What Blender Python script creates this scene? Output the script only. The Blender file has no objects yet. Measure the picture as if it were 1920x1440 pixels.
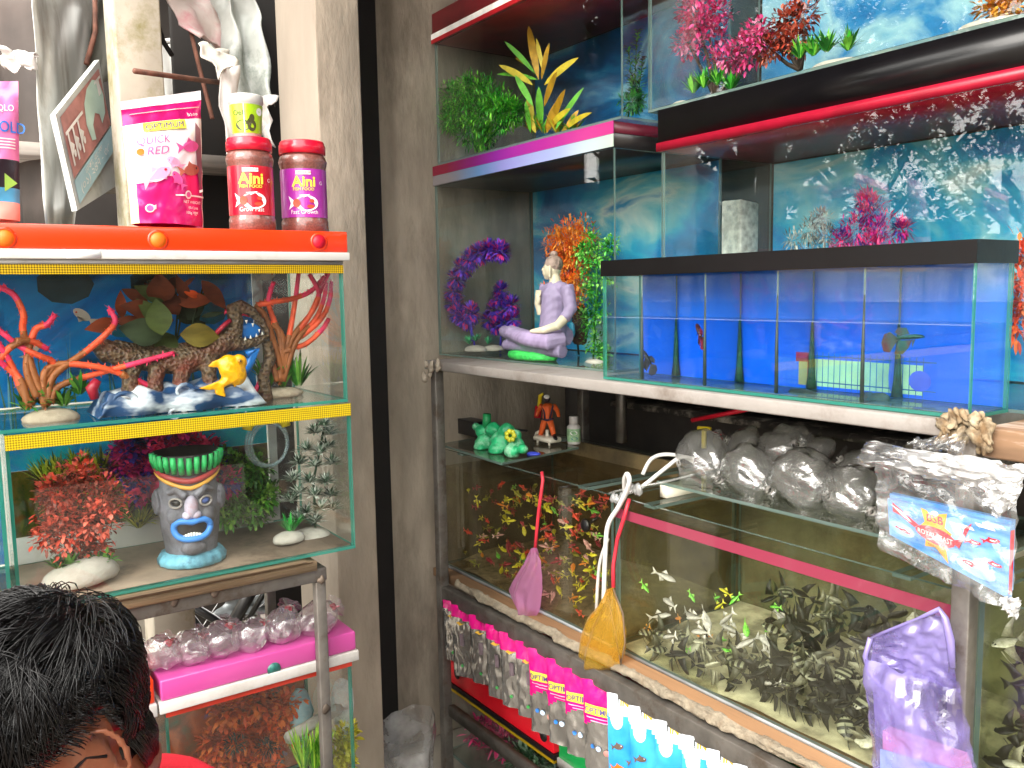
import bpy, bmesh, math, random
from mathutils import Vector, Matrix, noise, Euler
import numpy as np
sc = bpy.context.scene
C = sc.collection
rnd = random.Random(7)
PI = math.pi
# ---------------------------------------------------------------- camera
F_PX = 1615.82
AX = [(0.82053759, 0.07539127, -0.56659882), (-0.57133407, 0.07836883, -0.81696738), (-0.01718852, 0.99406966, 0.10737818)]
EYE = Vector((0, 0, 1.35))
cam = bpy.data.objects.new('camera', bpy.data.cameras.new('camera'))
C.objects.link(cam)
cam.data.sensor_width = 36
cam.data.lens = 36 * F_PX / 1920
cam.data.clip_start = 0.02
cam.data.clip_end = 400
R3 = Matrix(AX)
cam.matrix_world = Matrix.Translation(EYE) @ R3.to_4x4()
sc.camera = cam
# ---------------------------------------------------------------- sky and sun
SUN_EL, SUN_AZ = math.radians(33), math.radians(-108)      # azimuth measured from +y towards +x
w = bpy.data.worlds.new('World'); sc.world = w
w.use_nodes = True
nt = w.node_tree; nt.nodes.clear()
def nn(t, k, **kw):
    n = t.nodes.new(k)
    for a, b in kw.items():
        if hasattr(n, a): setattr(n, a, b)
        else: n.inputs[a].default_value = b
    return n
sky = nn(nt, 'ShaderNodeTexSky', sky_type='NISHITA', sun_disc=False, sun_elevation=SUN_EL, sun_rotation=SUN_AZ)
tc = nn(nt, 'ShaderNodeTexCoord')
cn = nn(nt, 'ShaderNodeTexNoise'); cn.inputs['Scale'].default_value = 2.2; cn.inputs['Detail'].default_value = 6
cr = nn(nt, 'ShaderNodeValToRGB'); cr.color_ramp.elements[0].position = .3; cr.color_ramp.elements[1].position = .5
cr.color_ramp.elements[0].color = (.55, .55, .55, 1)
mixc = nn(nt, 'ShaderNodeMix', data_type='RGBA'); mixc.inputs[7].default_value = (15.0, 14.6, 13.8, 1)   # thin bright overcast
bg = nn(nt, 'ShaderNodeBackground'); bg.inputs[1].default_value = .13
out = nn(nt, 'ShaderNodeOutputWorld')
L = nt.links.new
L(tc.outputs['Generated'], cn.inputs['Vector']); L(cn.outputs[0], cr.inputs[0]); L(cr.outputs[0], mixc.inputs[0])
L(sky.outputs[0], mixc.inputs[6]); L(mixc.outputs[2], bg.inputs[0]); L(bg.outputs[0], out.inputs[0])
sun = bpy.data.objects.new('sun', bpy.data.lights.new('sun', 'SUN')); C.objects.link(sun)
sun.data.energy = 1.5; sun.data.angle = math.radians(40); sun.data.color = (1, .95, .87)
sd = Vector((math.sin(SUN_AZ) * math.cos(SUN_EL), math.cos(SUN_AZ) * math.cos(SUN_EL), math.sin(SUN_EL)))
sun.rotation_euler = sd.to_track_quat('Z', 'Y').to_euler()
vs = sc.view_settings
vs.view_transform = 'Standard'; vs.look = 'None'; vs.exposure = 1.75; vs.gamma = 1
sc.cycles.transparent_max_bounces = 48
sc.cycles.max_bounces = 8; sc.cycles.diffuse_bounces = 4; sc.cycles.glossy_bounces = 4; sc.cycles.transmission_bounces = 4
sc.cycles.caustics_reflective = False; sc.cycles.caustics_refractive = False
sc.cycles.sample_clamp_indirect = 6
# ---------------------------------------------------------------- where the things stand: photo point -> real place on a plane of the shop
def P(px, py, ax, v):
    d = R3 @ Vector((px - 960, 720 - py, -F_PX)); i = 'xyz'.index(ax)
    return EYE + d * ((v - EYE[i]) / d[i])
def FX(px, py, x): return P(px, py, 'x', x)
def FY(px, py, y): return P(px, py, 'y', y)
# ---------------------------------------------------------------- materials
def S(c):
    if isinstance(c, str):
        c = c.lstrip('#'); c = [int(c[i:i+2], 16) / 255 for i in (0, 2, 4)]
        return tuple((x / 12.92 if x <= .04045 else ((x + .055) / 1.055) ** 2.4) for x in c)
    return tuple(c)
def M(name, col, rough=.5, var=.18, scale=18, metal=0, bump=0, bscale=None, col2=None, spec=.5, stretch=None, detail=5, coat=0, vor=False, pos=(.35, .65), sss=0, dirt=None, dscale=9, trans=0):
    col = S(col); m = bpy.data.materials.new(name); m.use_nodes = True
    t = m.node_tree; b = t.nodes['Principled BSDF']; l = t.links.new
    b.inputs['Roughness'].default_value = rough; b.inputs['Metallic'].default_value = metal
    b.inputs['Specular IOR Level'].default_value = spec
    b.inputs['Coat Weight'].default_value = coat; b.inputs['Coat Roughness'].default_value = .06
    if sss: b.inputs['Subsurface Weight'].default_value = sss; b.inputs['Subsurface Scale'].default_value = .01
    if trans: b.inputs['Transmission Weight'].default_value = trans
    c1 = tuple(min(1, x * (1 - var)) for x in col) if col2 is None else col
    c2 = tuple(min(1, x * (1 + var)) for x in col) if col2 is None else S(col2)
    co = nn(t, 'ShaderNodeTexCoord'); vec = co.outputs['Object']
    if stretch:
        mp = nn(t, 'ShaderNodeMapping'); mp.inputs['Scale'].default_value = stretch; l(vec, mp.inputs['Vector']); vec = mp.outputs[0]
    if vor:
        n = nn(t, 'ShaderNodeTexVoronoi'); n.inputs['Scale'].default_value = scale; fac = n.outputs['Distance']
    else:
        n = nn(t, 'ShaderNodeTexNoise'); n.inputs['Scale'].default_value = scale; n.inputs['Detail'].default_value = detail; fac = n.outputs[0]
    l(vec, n.inputs['Vector'])
    r = nn(t, 'ShaderNodeValToRGB'); e = r.color_ramp.elements
    e[0].position, e[1].position = pos; e[0].color = (*c1, 1); e[1].color = (*c2, 1)
    l(fac, r.inputs[0]); src = r.outputs[0]
    if dirt is not None:
        n2 = nn(t, 'ShaderNodeTexNoise'); n2.inputs['Scale'].default_value = dscale; n2.inputs['Detail'].default_value = 8; n2.inputs['Roughness'].default_value = .7
        l(vec, n2.inputs['Vector'])
        r2 = nn(t, 'ShaderNodeValToRGB'); r2.color_ramp.elements[0].position = .5; r2.color_ramp.elements[1].position = .68
        l(n2.outputs[0], r2.inputs[0])
        mx = nn(t, 'ShaderNodeMix', data_type='RGBA'); l(r2.outputs[0], mx.inputs[0]); l(src, mx.inputs[6]); mx.inputs[7].default_value = (*S(dirt), 1)
        src = mx.outputs[2]
    l(src, b.inputs['Base Color'])
    if bump:
        bp = nn(t, 'ShaderNodeBump'); bp.inputs['Strength'].default_value = bump; bp.inputs['Distance'].default_value = .004
        if bscale:
            if vor: n3 = nn(t, 'ShaderNodeTexVoronoi'); n3.inputs['Scale'].default_value = bscale; h = n3.outputs['Distance']
            else: n3 = nn(t, 'ShaderNodeTexNoise'); n3.inputs['Scale'].default_value = bscale; n3.inputs['Detail'].default_value = 6; h = n3.outputs[0]
            l(vec, n3.inputs['Vector'])
        else: h = fac
        l(h, bp.inputs['Height']); l(bp.outputs[0], b.inputs['Normal'])
    return m
def film(name, tint=(.96, .985, .975), gloss=1.0, rough=0.0, haze=0.0, hazecol=(.8, .8, .8), bump=0, bscale=30, f0=.045, stretch=None, hvar=0):
    """thin clear sheet: clear transmission + Schlick reflection (+ a little milky scatter)"""
    m = bpy.data.materials.new(name); m.use_nodes = True; t = m.node_tree; t.nodes.clear(); l = t.links.new
    g = nn(t, 'ShaderNodeNewGeometry'); o = nn(t, 'ShaderNodeOutputMaterial')
    tr = nn(t, 'ShaderNodeBsdfTransparent'); tr.inputs[0].default_value = (*tint, 1)
    gl = nn(t, 'ShaderNodeBsdfGlossy'); gl.inputs['Roughness'].default_value = rough
    nrm = g.outputs['Normal']
    co = nn(t, 'ShaderNodeTexCoord'); vec = co.outputs['Object']
    if stretch:
        mp = nn(t, 'ShaderNodeMapping'); mp.inputs['Scale'].default_value = stretch; l(vec, mp.inputs['Vector']); vec = mp.outputs[0]
    if bump:
        n = nn(t, 'ShaderNodeTexNoise'); n.inputs['Scale'].default_value = bscale; n.inputs['Detail'].default_value = 4
        l(vec, n.inputs['Vector'])
        bp = nn(t, 'ShaderNodeBump'); bp.inputs['Strength'].default_value = bump; bp.inputs['Distance'].default_value = .01
        l(n.outputs[0], bp.inputs['Height']); nrm = bp.outputs[0]; l(nrm, gl.inputs['Normal'])
    dt = nn(t, 'ShaderNodeVectorMath', operation='DOT_PRODUCT'); l(g.outputs['Incoming'], dt.inputs[0]); l(nrm, dt.inputs[1])
    a = nn(t, 'ShaderNodeMath', operation='ABSOLUTE'); l(dt.outputs['Value'], a.inputs[0])
    s1 = nn(t, 'ShaderNodeMath', operation='SUBTRACT', use_clamp=True); s1.inputs[0].default_value = 1; l(a.outputs[0], s1.inputs[1])
    p = nn(t, 'ShaderNodeMath', operation='POWER'); l(s1.outputs[0], p.inputs[0]); p.inputs[1].default_value = 5
    ma = nn(t, 'ShaderNodeMath', operation='MULTIPLY_ADD', use_clamp=True); l(p.outputs[0], ma.inputs[0]); ma.inputs[1].default_value = (1 - f0) * gloss; ma.inputs[2].default_value = f0 * gloss
    mx = nn(t, 'ShaderNodeMixShader'); l(ma.outputs[0], mx.inputs[0])
    base = tr.outputs[0]
    if haze:
        d = nn(t, 'ShaderNodeBsdfDiffuse'); d.inputs[0].default_value = (*hazecol, 1)
        tl = nn(t, 'ShaderNodeBsdfTranslucent'); tl.inputs[0].default_value = (*hazecol, 1)
        dm = nn(t, 'ShaderNodeMixShader'); dm.inputs[0].default_value = .4; l(d.outputs[0], dm.inputs[1]); l(tl.outputs[0], dm.inputs[2])
        m2 = nn(t, 'ShaderNodeMixShader'); m2.inputs[0].default_value = haze
        if hvar:
            n4 = nn(t, 'ShaderNodeTexNoise'); n4.inputs['Scale'].default_value = hvar; n4.inputs['Detail'].default_value = 7; l(vec, n4.inputs['Vector'])
            mr = nn(t, 'ShaderNodeMapRange'); mr.inputs[1].default_value = .38; mr.inputs[2].default_value = .68; mr.inputs[3].default_value = haze * .25; mr.inputs[4].default_value = min(1, haze * 2.2)
            l(n4.outputs[0], mr.inputs[0]); l(mr.outputs[0], m2.inputs[0])
        l(base, m2.inputs[1]); l(dm.outputs[0], m2.inputs[2]); base = m2.outputs[0]
    l(base, mx.inputs[1]); l(gl.outputs[0], mx.inputs[2]); l(mx.outputs[0], o.inputs[0])
    return m
def picture(name, stops, scale=3, detail=6, rough=.35, stretch=(1, 1, 1), dist=1.2, spec=.3, noise2=None):
    """printed backdrop: colours of the print chosen by a noise pattern"""
    m = bpy.data.materials.new(name); m.use_nodes = True; t = m.node_tree; b = t.nodes['Principled BSDF']; l = t.links.new
    b.inputs['Roughness'].default_value = rough; b.inputs['Specular IOR Level'].default_value = spec
    co = nn(t, 'ShaderNodeTexCoord'); mp = nn(t, 'ShaderNodeMapping'); mp.inputs['Scale'].default_value = stretch
    l(co.outputs['Object'], mp.inputs[0])
    n = nn(t, 'ShaderNodeTexNoise'); n.inputs['Scale'].default_value = scale; n.inputs['Detail'].default_value = detail; n.inputs['Distortion'].default_value = dist
    l(mp.outputs[0], n.inputs['Vector'])
    r = nn(t, 'ShaderNodeValToRGB'); cr = r.color_ramp
    while len(cr.elements) < len(stops): cr.elements.new(.5)
    for e, (p_, c_) in zip(cr.elements, stops): e.position = p_; e.color = (*S(c_), 1)
    l(n.outputs[0], r.inputs[0]); l(r.outputs[0], b.inputs['Base Color'])
    return m
MATS = {}
def mat(name, *a, **k):
    if name not in MATS: MATS[name] = M(name, *a, **k)
    return MATS[name]
# ---------------------------------------------------------------- mesh builder
def frame(d):
    d = Vector(d).normalized(); up = Vector((0, 0, 1)) if abs(d.z) < .95 else Vector((1, 0, 0))
    s = d.cross(up).normalized(); return d, s, s.cross(d).normalized()
class B:
    def __init__(s): s.v = []; s.f = []; s.m = []; s.k = 0
    def add(s, vs, fs):
        o = len(s.v); s.v.extend([tuple(x) for x in vs]); s.f.extend([tuple(i + o for i in f) for f in fs]); s.m.extend([s.k] * len(fs)); return s
    def box(s, a, b, edge=None):
        x0, y0, z0 = [min(p, q) for p, q in zip(a, b)]; x1, y1, z1 = [max(p, q) for p, q in zip(a, b)]
        s.add([(x0,y0,z0),(x1,y0,z0),(x1,y1,z0),(x0,y1,z0),(x0,y0,z1),(x1,y0,z1),(x1,y1,z1),(x0,y1,z1)],
              [(0,3,2,1),(4,5,6,7),(0,1,5,4),(1,2,6,5),(2,3,7,6),(3,0,4,7)])
        if edge is not None:     # narrow faces of a glass pane take their own material
            d = (x1-x0, y1-y0, z1-z0); t = d.index(min(d)); ax = [2, 2, 1, 0, 1, 0]
            for i in range(6):
                if ax[i] != t: s.m[-6+i] = edge
        return s
    def obox(s, c, size, R=None):
        hx, hy, hz = [q/2 for q in size]; R = R or Matrix.Identity(3); c = Vector(c)
        vs = [c + R @ Vector(p) for p in [(-hx,-hy,-hz),(hx,-hy,-hz),(hx,hy,-hz),(-hx,hy,-hz),(-hx,-hy,hz),(hx,-hy,hz),(hx,hy,hz),(-hx,hy,hz)]]
        return s.add(vs, [(0,3,2,1),(4,5,6,7),(0,1,5,4),(1,2,6,5),(2,3,7,6),(3,0,4,7)])
    def tube(s, pts, r, n=8, cap=True, flat=1.0):
        pts = [Vector(p) for p in pts]; N = len(pts); r = r if isinstance(r, (list, tuple)) else [r]*N
        vs = []; fs = []; S_ = None
        for i, p in enumerate(pts):
            d = (pts[min(i+1, N-1)] - pts[max(i-1, 0)])
            if d.length < 1e-9: d = Vector((0, 0, 1))
            d.normalize()
            if S_ is None: _, S_, U = frame(d)
            else:
                S_ = (S_ - d * S_.dot(d)); S_ = S_.normalized() if S_.length > 1e-6 else frame(d)[1]
                U = S_.cross(d).normalized()
            for k in range(n):
                a = 2*PI*k/n; vs.append(p + S_*math.cos(a)*r[i] + U*math.sin(a)*r[i]*flat)
        for i in range(N-1):
            for k in range(n): fs.append((i*n+k, i*n+(k+1)%n, (i+1)*n+(k+1)%n, (i+1)*n+k))
        if cap: fs.append(tuple(range(n))[::-1]); fs.append(tuple((N-1)*n+k for k in range(n)))
        return s.add(vs, fs)
    def lathe(s, prof, n=24, c=(0,0,0), sx=1, sy=1, cap=True, R=None, wob=None):
        c = Vector(c); vs = []; fs = []; N = len(prof)
        for i, (r, z) in enumerate(prof):
            for k in range(n):
                a = 2*PI*k/n; q = r*(wob(a, z) if wob else 1); v = Vector((math.cos(a)*q*sx, math.sin(a)*q*sy, z)); vs.append(c + (R @ v if R else v))
        for i in range(N-1):
            for k in range(n): fs.append((i*n+k, i*n+(k+1)%n, (i+1)*n+(k+1)%n, (i+1)*n+k))
        if cap: fs.append(tuple(range(n))[::-1]); fs.append(tuple((N-1)*n+k for k in range(n)))
        return s.add(vs, fs)
    def ell(s, c, r, n=14, m=9, R=None, amp=0, fr=8):
        c = Vector(c); vs = []; fs = []
        for i in range(m+1):
            t = PI*i/m
            for k in range(n):
                a = 2*PI*k/n; v = Vector((math.sin(t)*math.cos(a)*r[0], math.sin(t)*math.sin(a)*r[1], math.cos(t)*r[2]))
                if R: v = R @ v
                if amp: v *= 1 + amp*noise.noise((c+v)*fr)
                vs.append(c+v)
        for i in range(m):
            for k in range(n): fs.append((i*n+k, (i+1)*n+k, (i+1)*n+(k+1)%n, i*n+(k+1)%n))
        return s.add(vs, fs)
    def plate(s, pts, th):          # a flat outline in space given a thickness vector
        pts = [Vector(p) for p in pts]; th = Vector(th); n = len(pts)
        return s.add(pts + [p+th for p in pts], [tuple(range(n))[::-1], tuple(range(n, 2*n))] + [(i, (i+1)%n, n+(i+1)%n, n+i) for i in range(n)])
    def grid(s, f, nu, nv, mk=None):
        o = len(s.v); vs = [f(i/nu, j/nv) for j in range(nv+1) for i in range(nu+1)]
        fs = [(j*(nu+1)+i, j*(nu+1)+i+1, (j+1)*(nu+1)+i+1, (j+1)*(nu+1)+i) for j in range(nv) for i in range(nu)]
        if mk:
            for j in range(nv):
                for i in range(nu):
                    k0 = s.k; s.k = mk((i+.5)/nu, (j+.5)/nv); s.m.append(s.k); s.k = k0
            s.v.extend([tuple(x) for x in vs]); s.f.extend([tuple(i+o for i in f) for f in fs]); return s
        return s.add(vs, fs)
    def leaf(s, base, d, length, width, bend=.25, up=(0,0,1), n=3):
        base = Vector(base); d = Vector(d).normalized(); side = d.cross(Vector(up))
        if side.length < 1e-3: side = d.cross(Vector((1,.3,0)))
        side.normalize(); nr = side.cross(d).normalized(); vs = [base]
        for i in range(1, n):
            t = i/n; w = width*math.sin(PI*min(.96, t*.85+.08)); c = base + d*length*t - Vector((0,0,1))*bend*length*t*t
            vs += [c - side*w/2 + nr*w*.15, c + side*w/2 + nr*w*.15]
        vs.append(base + d*length - Vector((0,0,1))*bend*length)
        fs = [(0, 2, 1)] + [(2*i-1, 2*i, 2*i+2, 2*i+1) for i in range(1, n-1)] + [(2*n-3, 2*n-2, 2*n-1)]
        return s.add(vs, fs)
    def jit(s, amp, fr, seed=0):
        for i, v in enumerate(s.v):
            q = Vector(v)*fr + Vector((seed, seed*1.7, 3.1)); s.v[i] = tuple(Vector(v) + noise.noise_vector(q)*amp)
        return s
    def xf(s, Mx): s.v = [tuple(Mx @ Vector(v)) for v in s.v]; return s
    def mesh(s, name, mats, smooth=True):
        me = bpy.data.meshes.new(name); me.from_pydata(s.v, [], s.f)
        for m in (mats if isinstance(mats, (list, tuple)) else [mats]): me.materials.append(m)
        me.polygons.foreach_set('material_index', s.m)
        me.polygons.foreach_set('use_smooth', [smooth]*len(s.f)); me.update(); return me
    def obj(s, name, mats, parent=None, smooth=True, bevel=0, fuse=0, sm=0, disp=None):
        o = bpy.data.objects.new(name, s.mesh(name, mats, smooth)); C.objects.link(o)
        if fuse: o.data = fused(o, fuse, sm, mats)
        if disp:
            for v in o.data.vertices: v.co += v.normal * disp(v.co)
        if bevel:
            md = o.modifiers.new('bevel', 'BEVEL'); md.width = bevel; md.segments = 2; md.limit_method = 'ANGLE'
        if parent is not None: attach(o, parent)
        return o
def fused(o, vox, sm, mats):
    md = o.modifiers.new('r', 'REMESH'); md.mode = 'VOXEL'; md.voxel_size = vox
    if sm:
        m2 = o.modifiers.new('s', 'SMOOTH'); m2.iterations = sm; m2.factor = .5
    dg = bpy.context.evaluated_depsgraph_get(); dg.update()
    me = bpy.data.meshes.new_from_object(o.evaluated_get(dg)); o.modifiers.clear()
    me.materials.clear()
    for m in (mats if isinstance(mats, (list, tuple)) else [mats]): me.materials.append(m)
    for p in me.polygons: p.use_smooth = True; p.material_index = 0
    return me
WM = {}
def world(o): return WM.get(o.name, Matrix.Identity(4))
def attach(o, parent):
    o.parent = parent; o.matrix_parent_inverse = world(parent).inverted()
def tag(o, label=None, cat=None, group=None, kind=None):
    if label: o['label'] = label
    if cat: o['category'] = cat
    if group: o['group'] = group
    if kind: o['kind'] = kind
    return o
def thing(name, label, cat, loc=(0,0,0), group=None):
    o = bpy.data.objects.new(name, None); C.objects.link(o); o.empty_display_size = .02
    o.location = loc; WM[o.name] = Matrix.Translation(loc)
    return tag(o, label, cat, group)
def copy_tree(o, parent=None):
    c = o.copy(); C.objects.link(c)
    if parent is not None: c.parent = parent
    for ch in list(o.children): copy_tree(ch, c)
    return c
FONTM = {}
def text_polys(txt, size, bold=0, italic=0, sx=1.0, spacing=1.0):
    """triangulated letters as (verts2d, faces), origin at the lower left, size = cap height"""
    cu = bpy.data.curves.new('t', 'FONT'); cu.body = txt; cu.size = 1; cu.offset = bold; cu.shear = italic; cu.space_character = spacing; cu.resolution_u = 3
    o = bpy.data.objects.new('t', cu); C.objects.link(o)
    dg = bpy.context.evaluated_depsgraph_get(); dg.update()
    me = bpy.data.meshes.new_from_object(o.evaluated_get(dg))
    vs = [(v.co.x, v.co.y) for v in me.vertices]; fs = [tuple(p.vertices) for p in me.polygons]
    bpy.data.objects.remove(o); bpy.data.curves.remove(cu); bpy.data.meshes.remove(me)
    if not vs: return [], []
    x0 = min(v[0] for v in vs); k = size/.7
    return [((x-x0)*k*sx, y*k) for x, y in vs], fs
class Decal:
    """ink printed on a surface: 2-D shapes carried onto the surface by fn(u, v, lift)"""
    def __init__(s, fn): s.fn = fn; s.b = B(); s.mats = []; s.lift = .0005
    def ink(s, m):
        if m not in s.mats: s.mats.append(m)
        s.b.k = s.mats.index(m); return s
    def poly(s, pts, lift=None, sub=0):
        l = s.lift if lift is None else lift
        s.b.add([s.fn(u, v, l) for u, v in pts], [tuple(range(len(pts)))]); return s
    def rect(s, u0, v0, u1, v1, lift=None, nu=8):
        l = s.lift if lift is None else lift
        s.b.grid(lambda a, c: s.fn(u0+(u1-u0)*a, v0+(v1-v0)*c, l), nu, max(1, nu//2)); return s
    def disc(s, u, v, ru, rv=None, lift=None, n=16, rot=0):
        rv = rv or ru; cs, sn = math.cos(rot), math.sin(rot)
        return s.poly([(u+ru*math.cos(a)*cs-rv*math.sin(a)*sn, v+ru*math.cos(a)*sn+rv*math.sin(a)*cs) for a in [2*PI*k/n for k in range(n)]], lift)
    def text(s, txt, u, v, size, lift=None, center=False, rot=0, **k):
        vs, fs = text_polys(txt, size, **k)
        if not vs: return s
        wd = max(x for x, y in vs); l = (s.lift if lift is None else lift)
        cs, sn = math.cos(rot), math.sin(rot); off = wd/2 if center else 0
        s.b.add([s.fn(u+(x-off)*cs-y*sn, v+(x-off)*sn+y*cs, l) for x, y in vs], fs); return s
    def fish(s, u, v, ln, ang=0, m1=None, m2=None, lift=None):
        cs, sn = math.cos(ang), math.sin(ang); T = lambda x, y: (u+(x*cs-y*sn)*ln, v+(x*sn+y*cs)*ln)
        if m1: s.ink(m1)
        s.poly([T(.5*math.cos(a), .27*math.sin(a)) for a in [2*PI*k/14 for k in range(14)]], lift)
        s.poly([T(-.4, 0), T(-.85, .3), T(-.72, 0), T(-.85, -.3)], lift)
        s.poly([T(.15, .2), T(-.1, .45), T(-.3, .15)], lift)
        if m2: s.ink(m2); s.disc(*T(.3, .05), ln*.06, lift=(s.lift if lift is None else lift)+.0003, n=8)
        return s
    def obj(s, name, parent): return s.b.obj(name, s.mats, parent, smooth=False)
def plane_fn(o, u, v):
    o, u, v = Vector(o), Vector(u).normalized(), Vector(v).normalized(); n = u.cross(v)
    return lambda a, c, l: o + u*a + v*c + n*l
# ================================================================ materials used in many places
GLASS = film('clear_glass', (.975, .99, .983))
EDGE = film('glass_edge', (.12, .55, .48), haze=.55, hazecol=S('#4fb5a2'), f0=.06)
EDGEG = film('glass_edge_grey', (.45, .6, .56), haze=.5, hazecol=S('#8fa8a0'), f0=.06)
GMATS = [GLASS, EDGE]
CONC = M('concrete', '#958a7b', .9, var=.2, scale=14, bump=.5, bscale=90, dirt='#6f6558', dscale=5, stretch=(1, 1, .35))
CONC_L = M('street_lit_concrete', '#8f8578', .9, var=.08, scale=12, bump=.3, bscale=60, dirt='#7a6e60', dscale=4, stretch=(1, 1, .4))
DARK = M('iron_and_shade_black', '#191513', .9, var=.4, scale=6)  # near-black; also gives the gap between the pillars its shade
STEEL = M('grey_steel', '#6e6963', .5, var=.2, scale=25, metal=.5, bump=.15, bscale=60, dirt='#55483c', dscale=20)
RUST = M('rusty_iron', '#6b4638', .8, var=.35, scale=40, bump=.4)
WHITE_PL = M('white_plastic', '#c9c6c2', .4, var=.04, scale=8, dirt='#aea89e', dscale=7)
BLACK_PL = M('black_plastic', '#141214', .35, var=.2)
def solid(name, c, r=.45, **k): return mat(name, c, r, **k)
WHITE = solid('white_print', '#f2f0ee', var=.03); BLACK = solid('black_print', '#1c1a1a', var=.1); YEL = solid('yellow_print', '#f3e04a', var=.04)
RED = solid('red_print', '#d4122f', var=.08); PINKP = solid('pink_print', '#e0559b', var=.1); ORANGE = solid('orange_print', '#f0751c', var=.1)
MAG = solid('magenta_print', '#c9126f', var=.1); BLUEP = solid('blue_print', '#2c7ad6', var=.1); GREENP = solid('green_print', '#3fa04d', var=.12)
# ================================================================ ground and walls
b = B(); b.grid(lambda u, v: (-60 + 120*u, -60 + 120*v, 0), 1, 1)
tag(b.obj('ground', M('pale_pavement', '#7d766b', .95, var=.25, scale=3, bump=.4, bscale=30), smooth=False), kind='structure')
b = B(); b.box((1.76, -3, 0), (1.9, 2.6, 3.2))
tag(b.obj('back_wall', M('dark_mottled_wall', '#3a332d', .95, var=.4, scale=5)), 'dark mottled wall behind the right shelf of tanks', 'wall')  # very dark brown with random mottling
b = B(); b.box((1.083, 2.2, 0), (1.74, 2.55, 3.0))
tag(b.obj('concrete_pillar', CONC, bevel=.006), 'broad grey brown concrete pillar at the left end of the right shelf', 'pillar')
b = B(); b.k = 0; b.box((.733, 1.75, 0), (.833, 1.98, 3.0))
b.m[-6 + 5] = 1                                          # street side: lit copy of the concrete, daylight put into its colour
tag(b.obj('concrete_pillar', [CONC, CONC_L], bevel=.004), 'narrow concrete pillar with a street-lit side beside the left rack', 'pillar')
b = B(); b.box((.72, 2.17, 0), (1.0815, 2.19, 3.0))  # dark sheet put in for the shade between the pillars
tag(b.obj('dark_board', DARK), 'black sheet standing for the shade in the narrow gap between the two pillars', 'panel')
b = B(); b.box((.42, -1.0, 2.75), (3, 3.4, 2.80))  # unseen roof, added to shade the shelf tanks
tag(b.obj('shade_roof', M('tin_roof', '#6f6a66', .5, metal=.4, var=.2)), 'unseen tin roof added over the tank shelves to shade them', 'roof')
# ================================================================ clutter behind the left rack
b = B(); pts = [FY(x, y, 2.05) for x, y in ((203, -40), (292, -40), (296, 240), (240, 240))]
b.box((FY(203,0,2.05).x, 2.0, 0), (FY(290,0,2.05).x, 2.1, 2.4))
b.jit(.006, 4)
tag(b.obj('old_post', M('mossy_concrete', '#a79f90', .9, var=.15, scale=10, bump=.4, dirt='#777044', dscale=7), bevel=.004), 'mossy pale concrete post behind the pink pouch', 'post')
def sheet(name, px, Y, th, m, label, cat, wav=.0, parent=None, jit=0, nu=10, nv=10):
    """a bent sheet spanning four corners (photo points put at their own depth)"""
    c = [FY(x, y, d) for (x, y), d in zip(px, Y)]
    b = B()
    f = lambda u, v: (c[0]*(1-u)*(1-v) + c[1]*u*(1-v) + c[2]*u*v + c[3]*(1-u)*v) + Vector((0, wav*math.sin(u*9 + v*3), 0)) + noise.noise_vector(Vector((u*3, v*3, Y[0]*9)))*jit
    b.grid(f, nu, nv)
    o = b.obj(name, m, parent); md = o.modifiers.new('t', 'SOLIDIFY'); md.thickness = th
    if label: tag(o, label, cat)
    return o
TIN = M('tin_sheet', '#b9b9b4', .42, metal=.55, var=.2, scale=6, stretch=(3, 3, .5), dirt='#8d867a', dscale=4)
TIN_D = M('dull_tin', '#77776f', .6, metal=.4, var=.25, scale=5)
sheet('tin_sheet', [(-30, -30), (66, -30), (95, 428), (50, 428)], (2.35, 2.3, 2.2, 2.35), .003, mat('brown_sheet', '#4a403b', .7, var=.4, scale=5), 'dark sheet at the far left behind the cut off pink pouch', 'sheet', jit=.01)
sheet('tin_sheet', [(60, -30), (175, -30), (140, 425), (85, 425)], (2.2, 2.35, 2.25, 2.1), .002, TIN, 'streaky silver tin sheet standing between dark sheet and sign', 'sheet', wav=.012, jit=.01)
sheet('tin_sheet', [(95, -30), (215, -30), (205, 150), (100, 215)], (2.36, 2.5, 2.5, 2.36), .002, TIN_D, 'dull curved tin sheet above the leaning sign', 'sheet', wav=.03, jit=.01)
sheet('white_rag', [(2, 92), (66, 92), (66, 133), (14, 133)], (2.18, 2.15, 2.15, 2.18), .002, WHITE_PL, 'small crumpled white rag between dark sheet and tin', 'rag', jit=.02)
# --- leaning sign
c0, c1, c2, c3 = FY(104, 215, 2.0), FY(186, 112, 2.2), FY(224, 345, 2.2), FY(145, 395, 2.0)
su = (c1 - c0); sv = (c3 - c0); sn = su.cross(sv).normalized()
if sn.y > 0: sn = -sn
sg = thing('shop_sign', 'weathered sign with red panel, pale emblem and light blue lower band leaning on tin', 'sign', c3)
b = B(); b.plate([c0, c1, c2, c3], -sn*.012); b.obj('board', M('white_board', '#c4c7c3', .55, var=.08, dirt='#9da29c', dscale=10), sg, smooth=False)
sf = lambda u, v, l: c0 + su*u + sv*v + sn*(l + .0015)
D = Decal(sf); SR = M('faded_red', '#b07a74', .6, var=.2, scale=30)
D.ink(SR).rect(.05, .06, .93, .70)
D.ink(M('faded_sky', '#a5c6cd', .6, var=.12)).rect(.05, .72, .95, .97)
D.ink(M('pale_jade', '#b9d2c6', .6, var=.12)).poly([(.50,.20),(.60,.10),(.74,.08),(.86,.16),(.90,.34),(.86,.52),(.76,.58),(.74,.46),(.66,.40),(.58,.48),(.58,.64),(.50,.60),(.46,.40)], lift=.002)
D.obj('sign_panel', sg)
D = Decal(lambda u, v, l: sf(u, 1 - v, l)); D.ink(solid('faded_white', '#e3e0da'))
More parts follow.
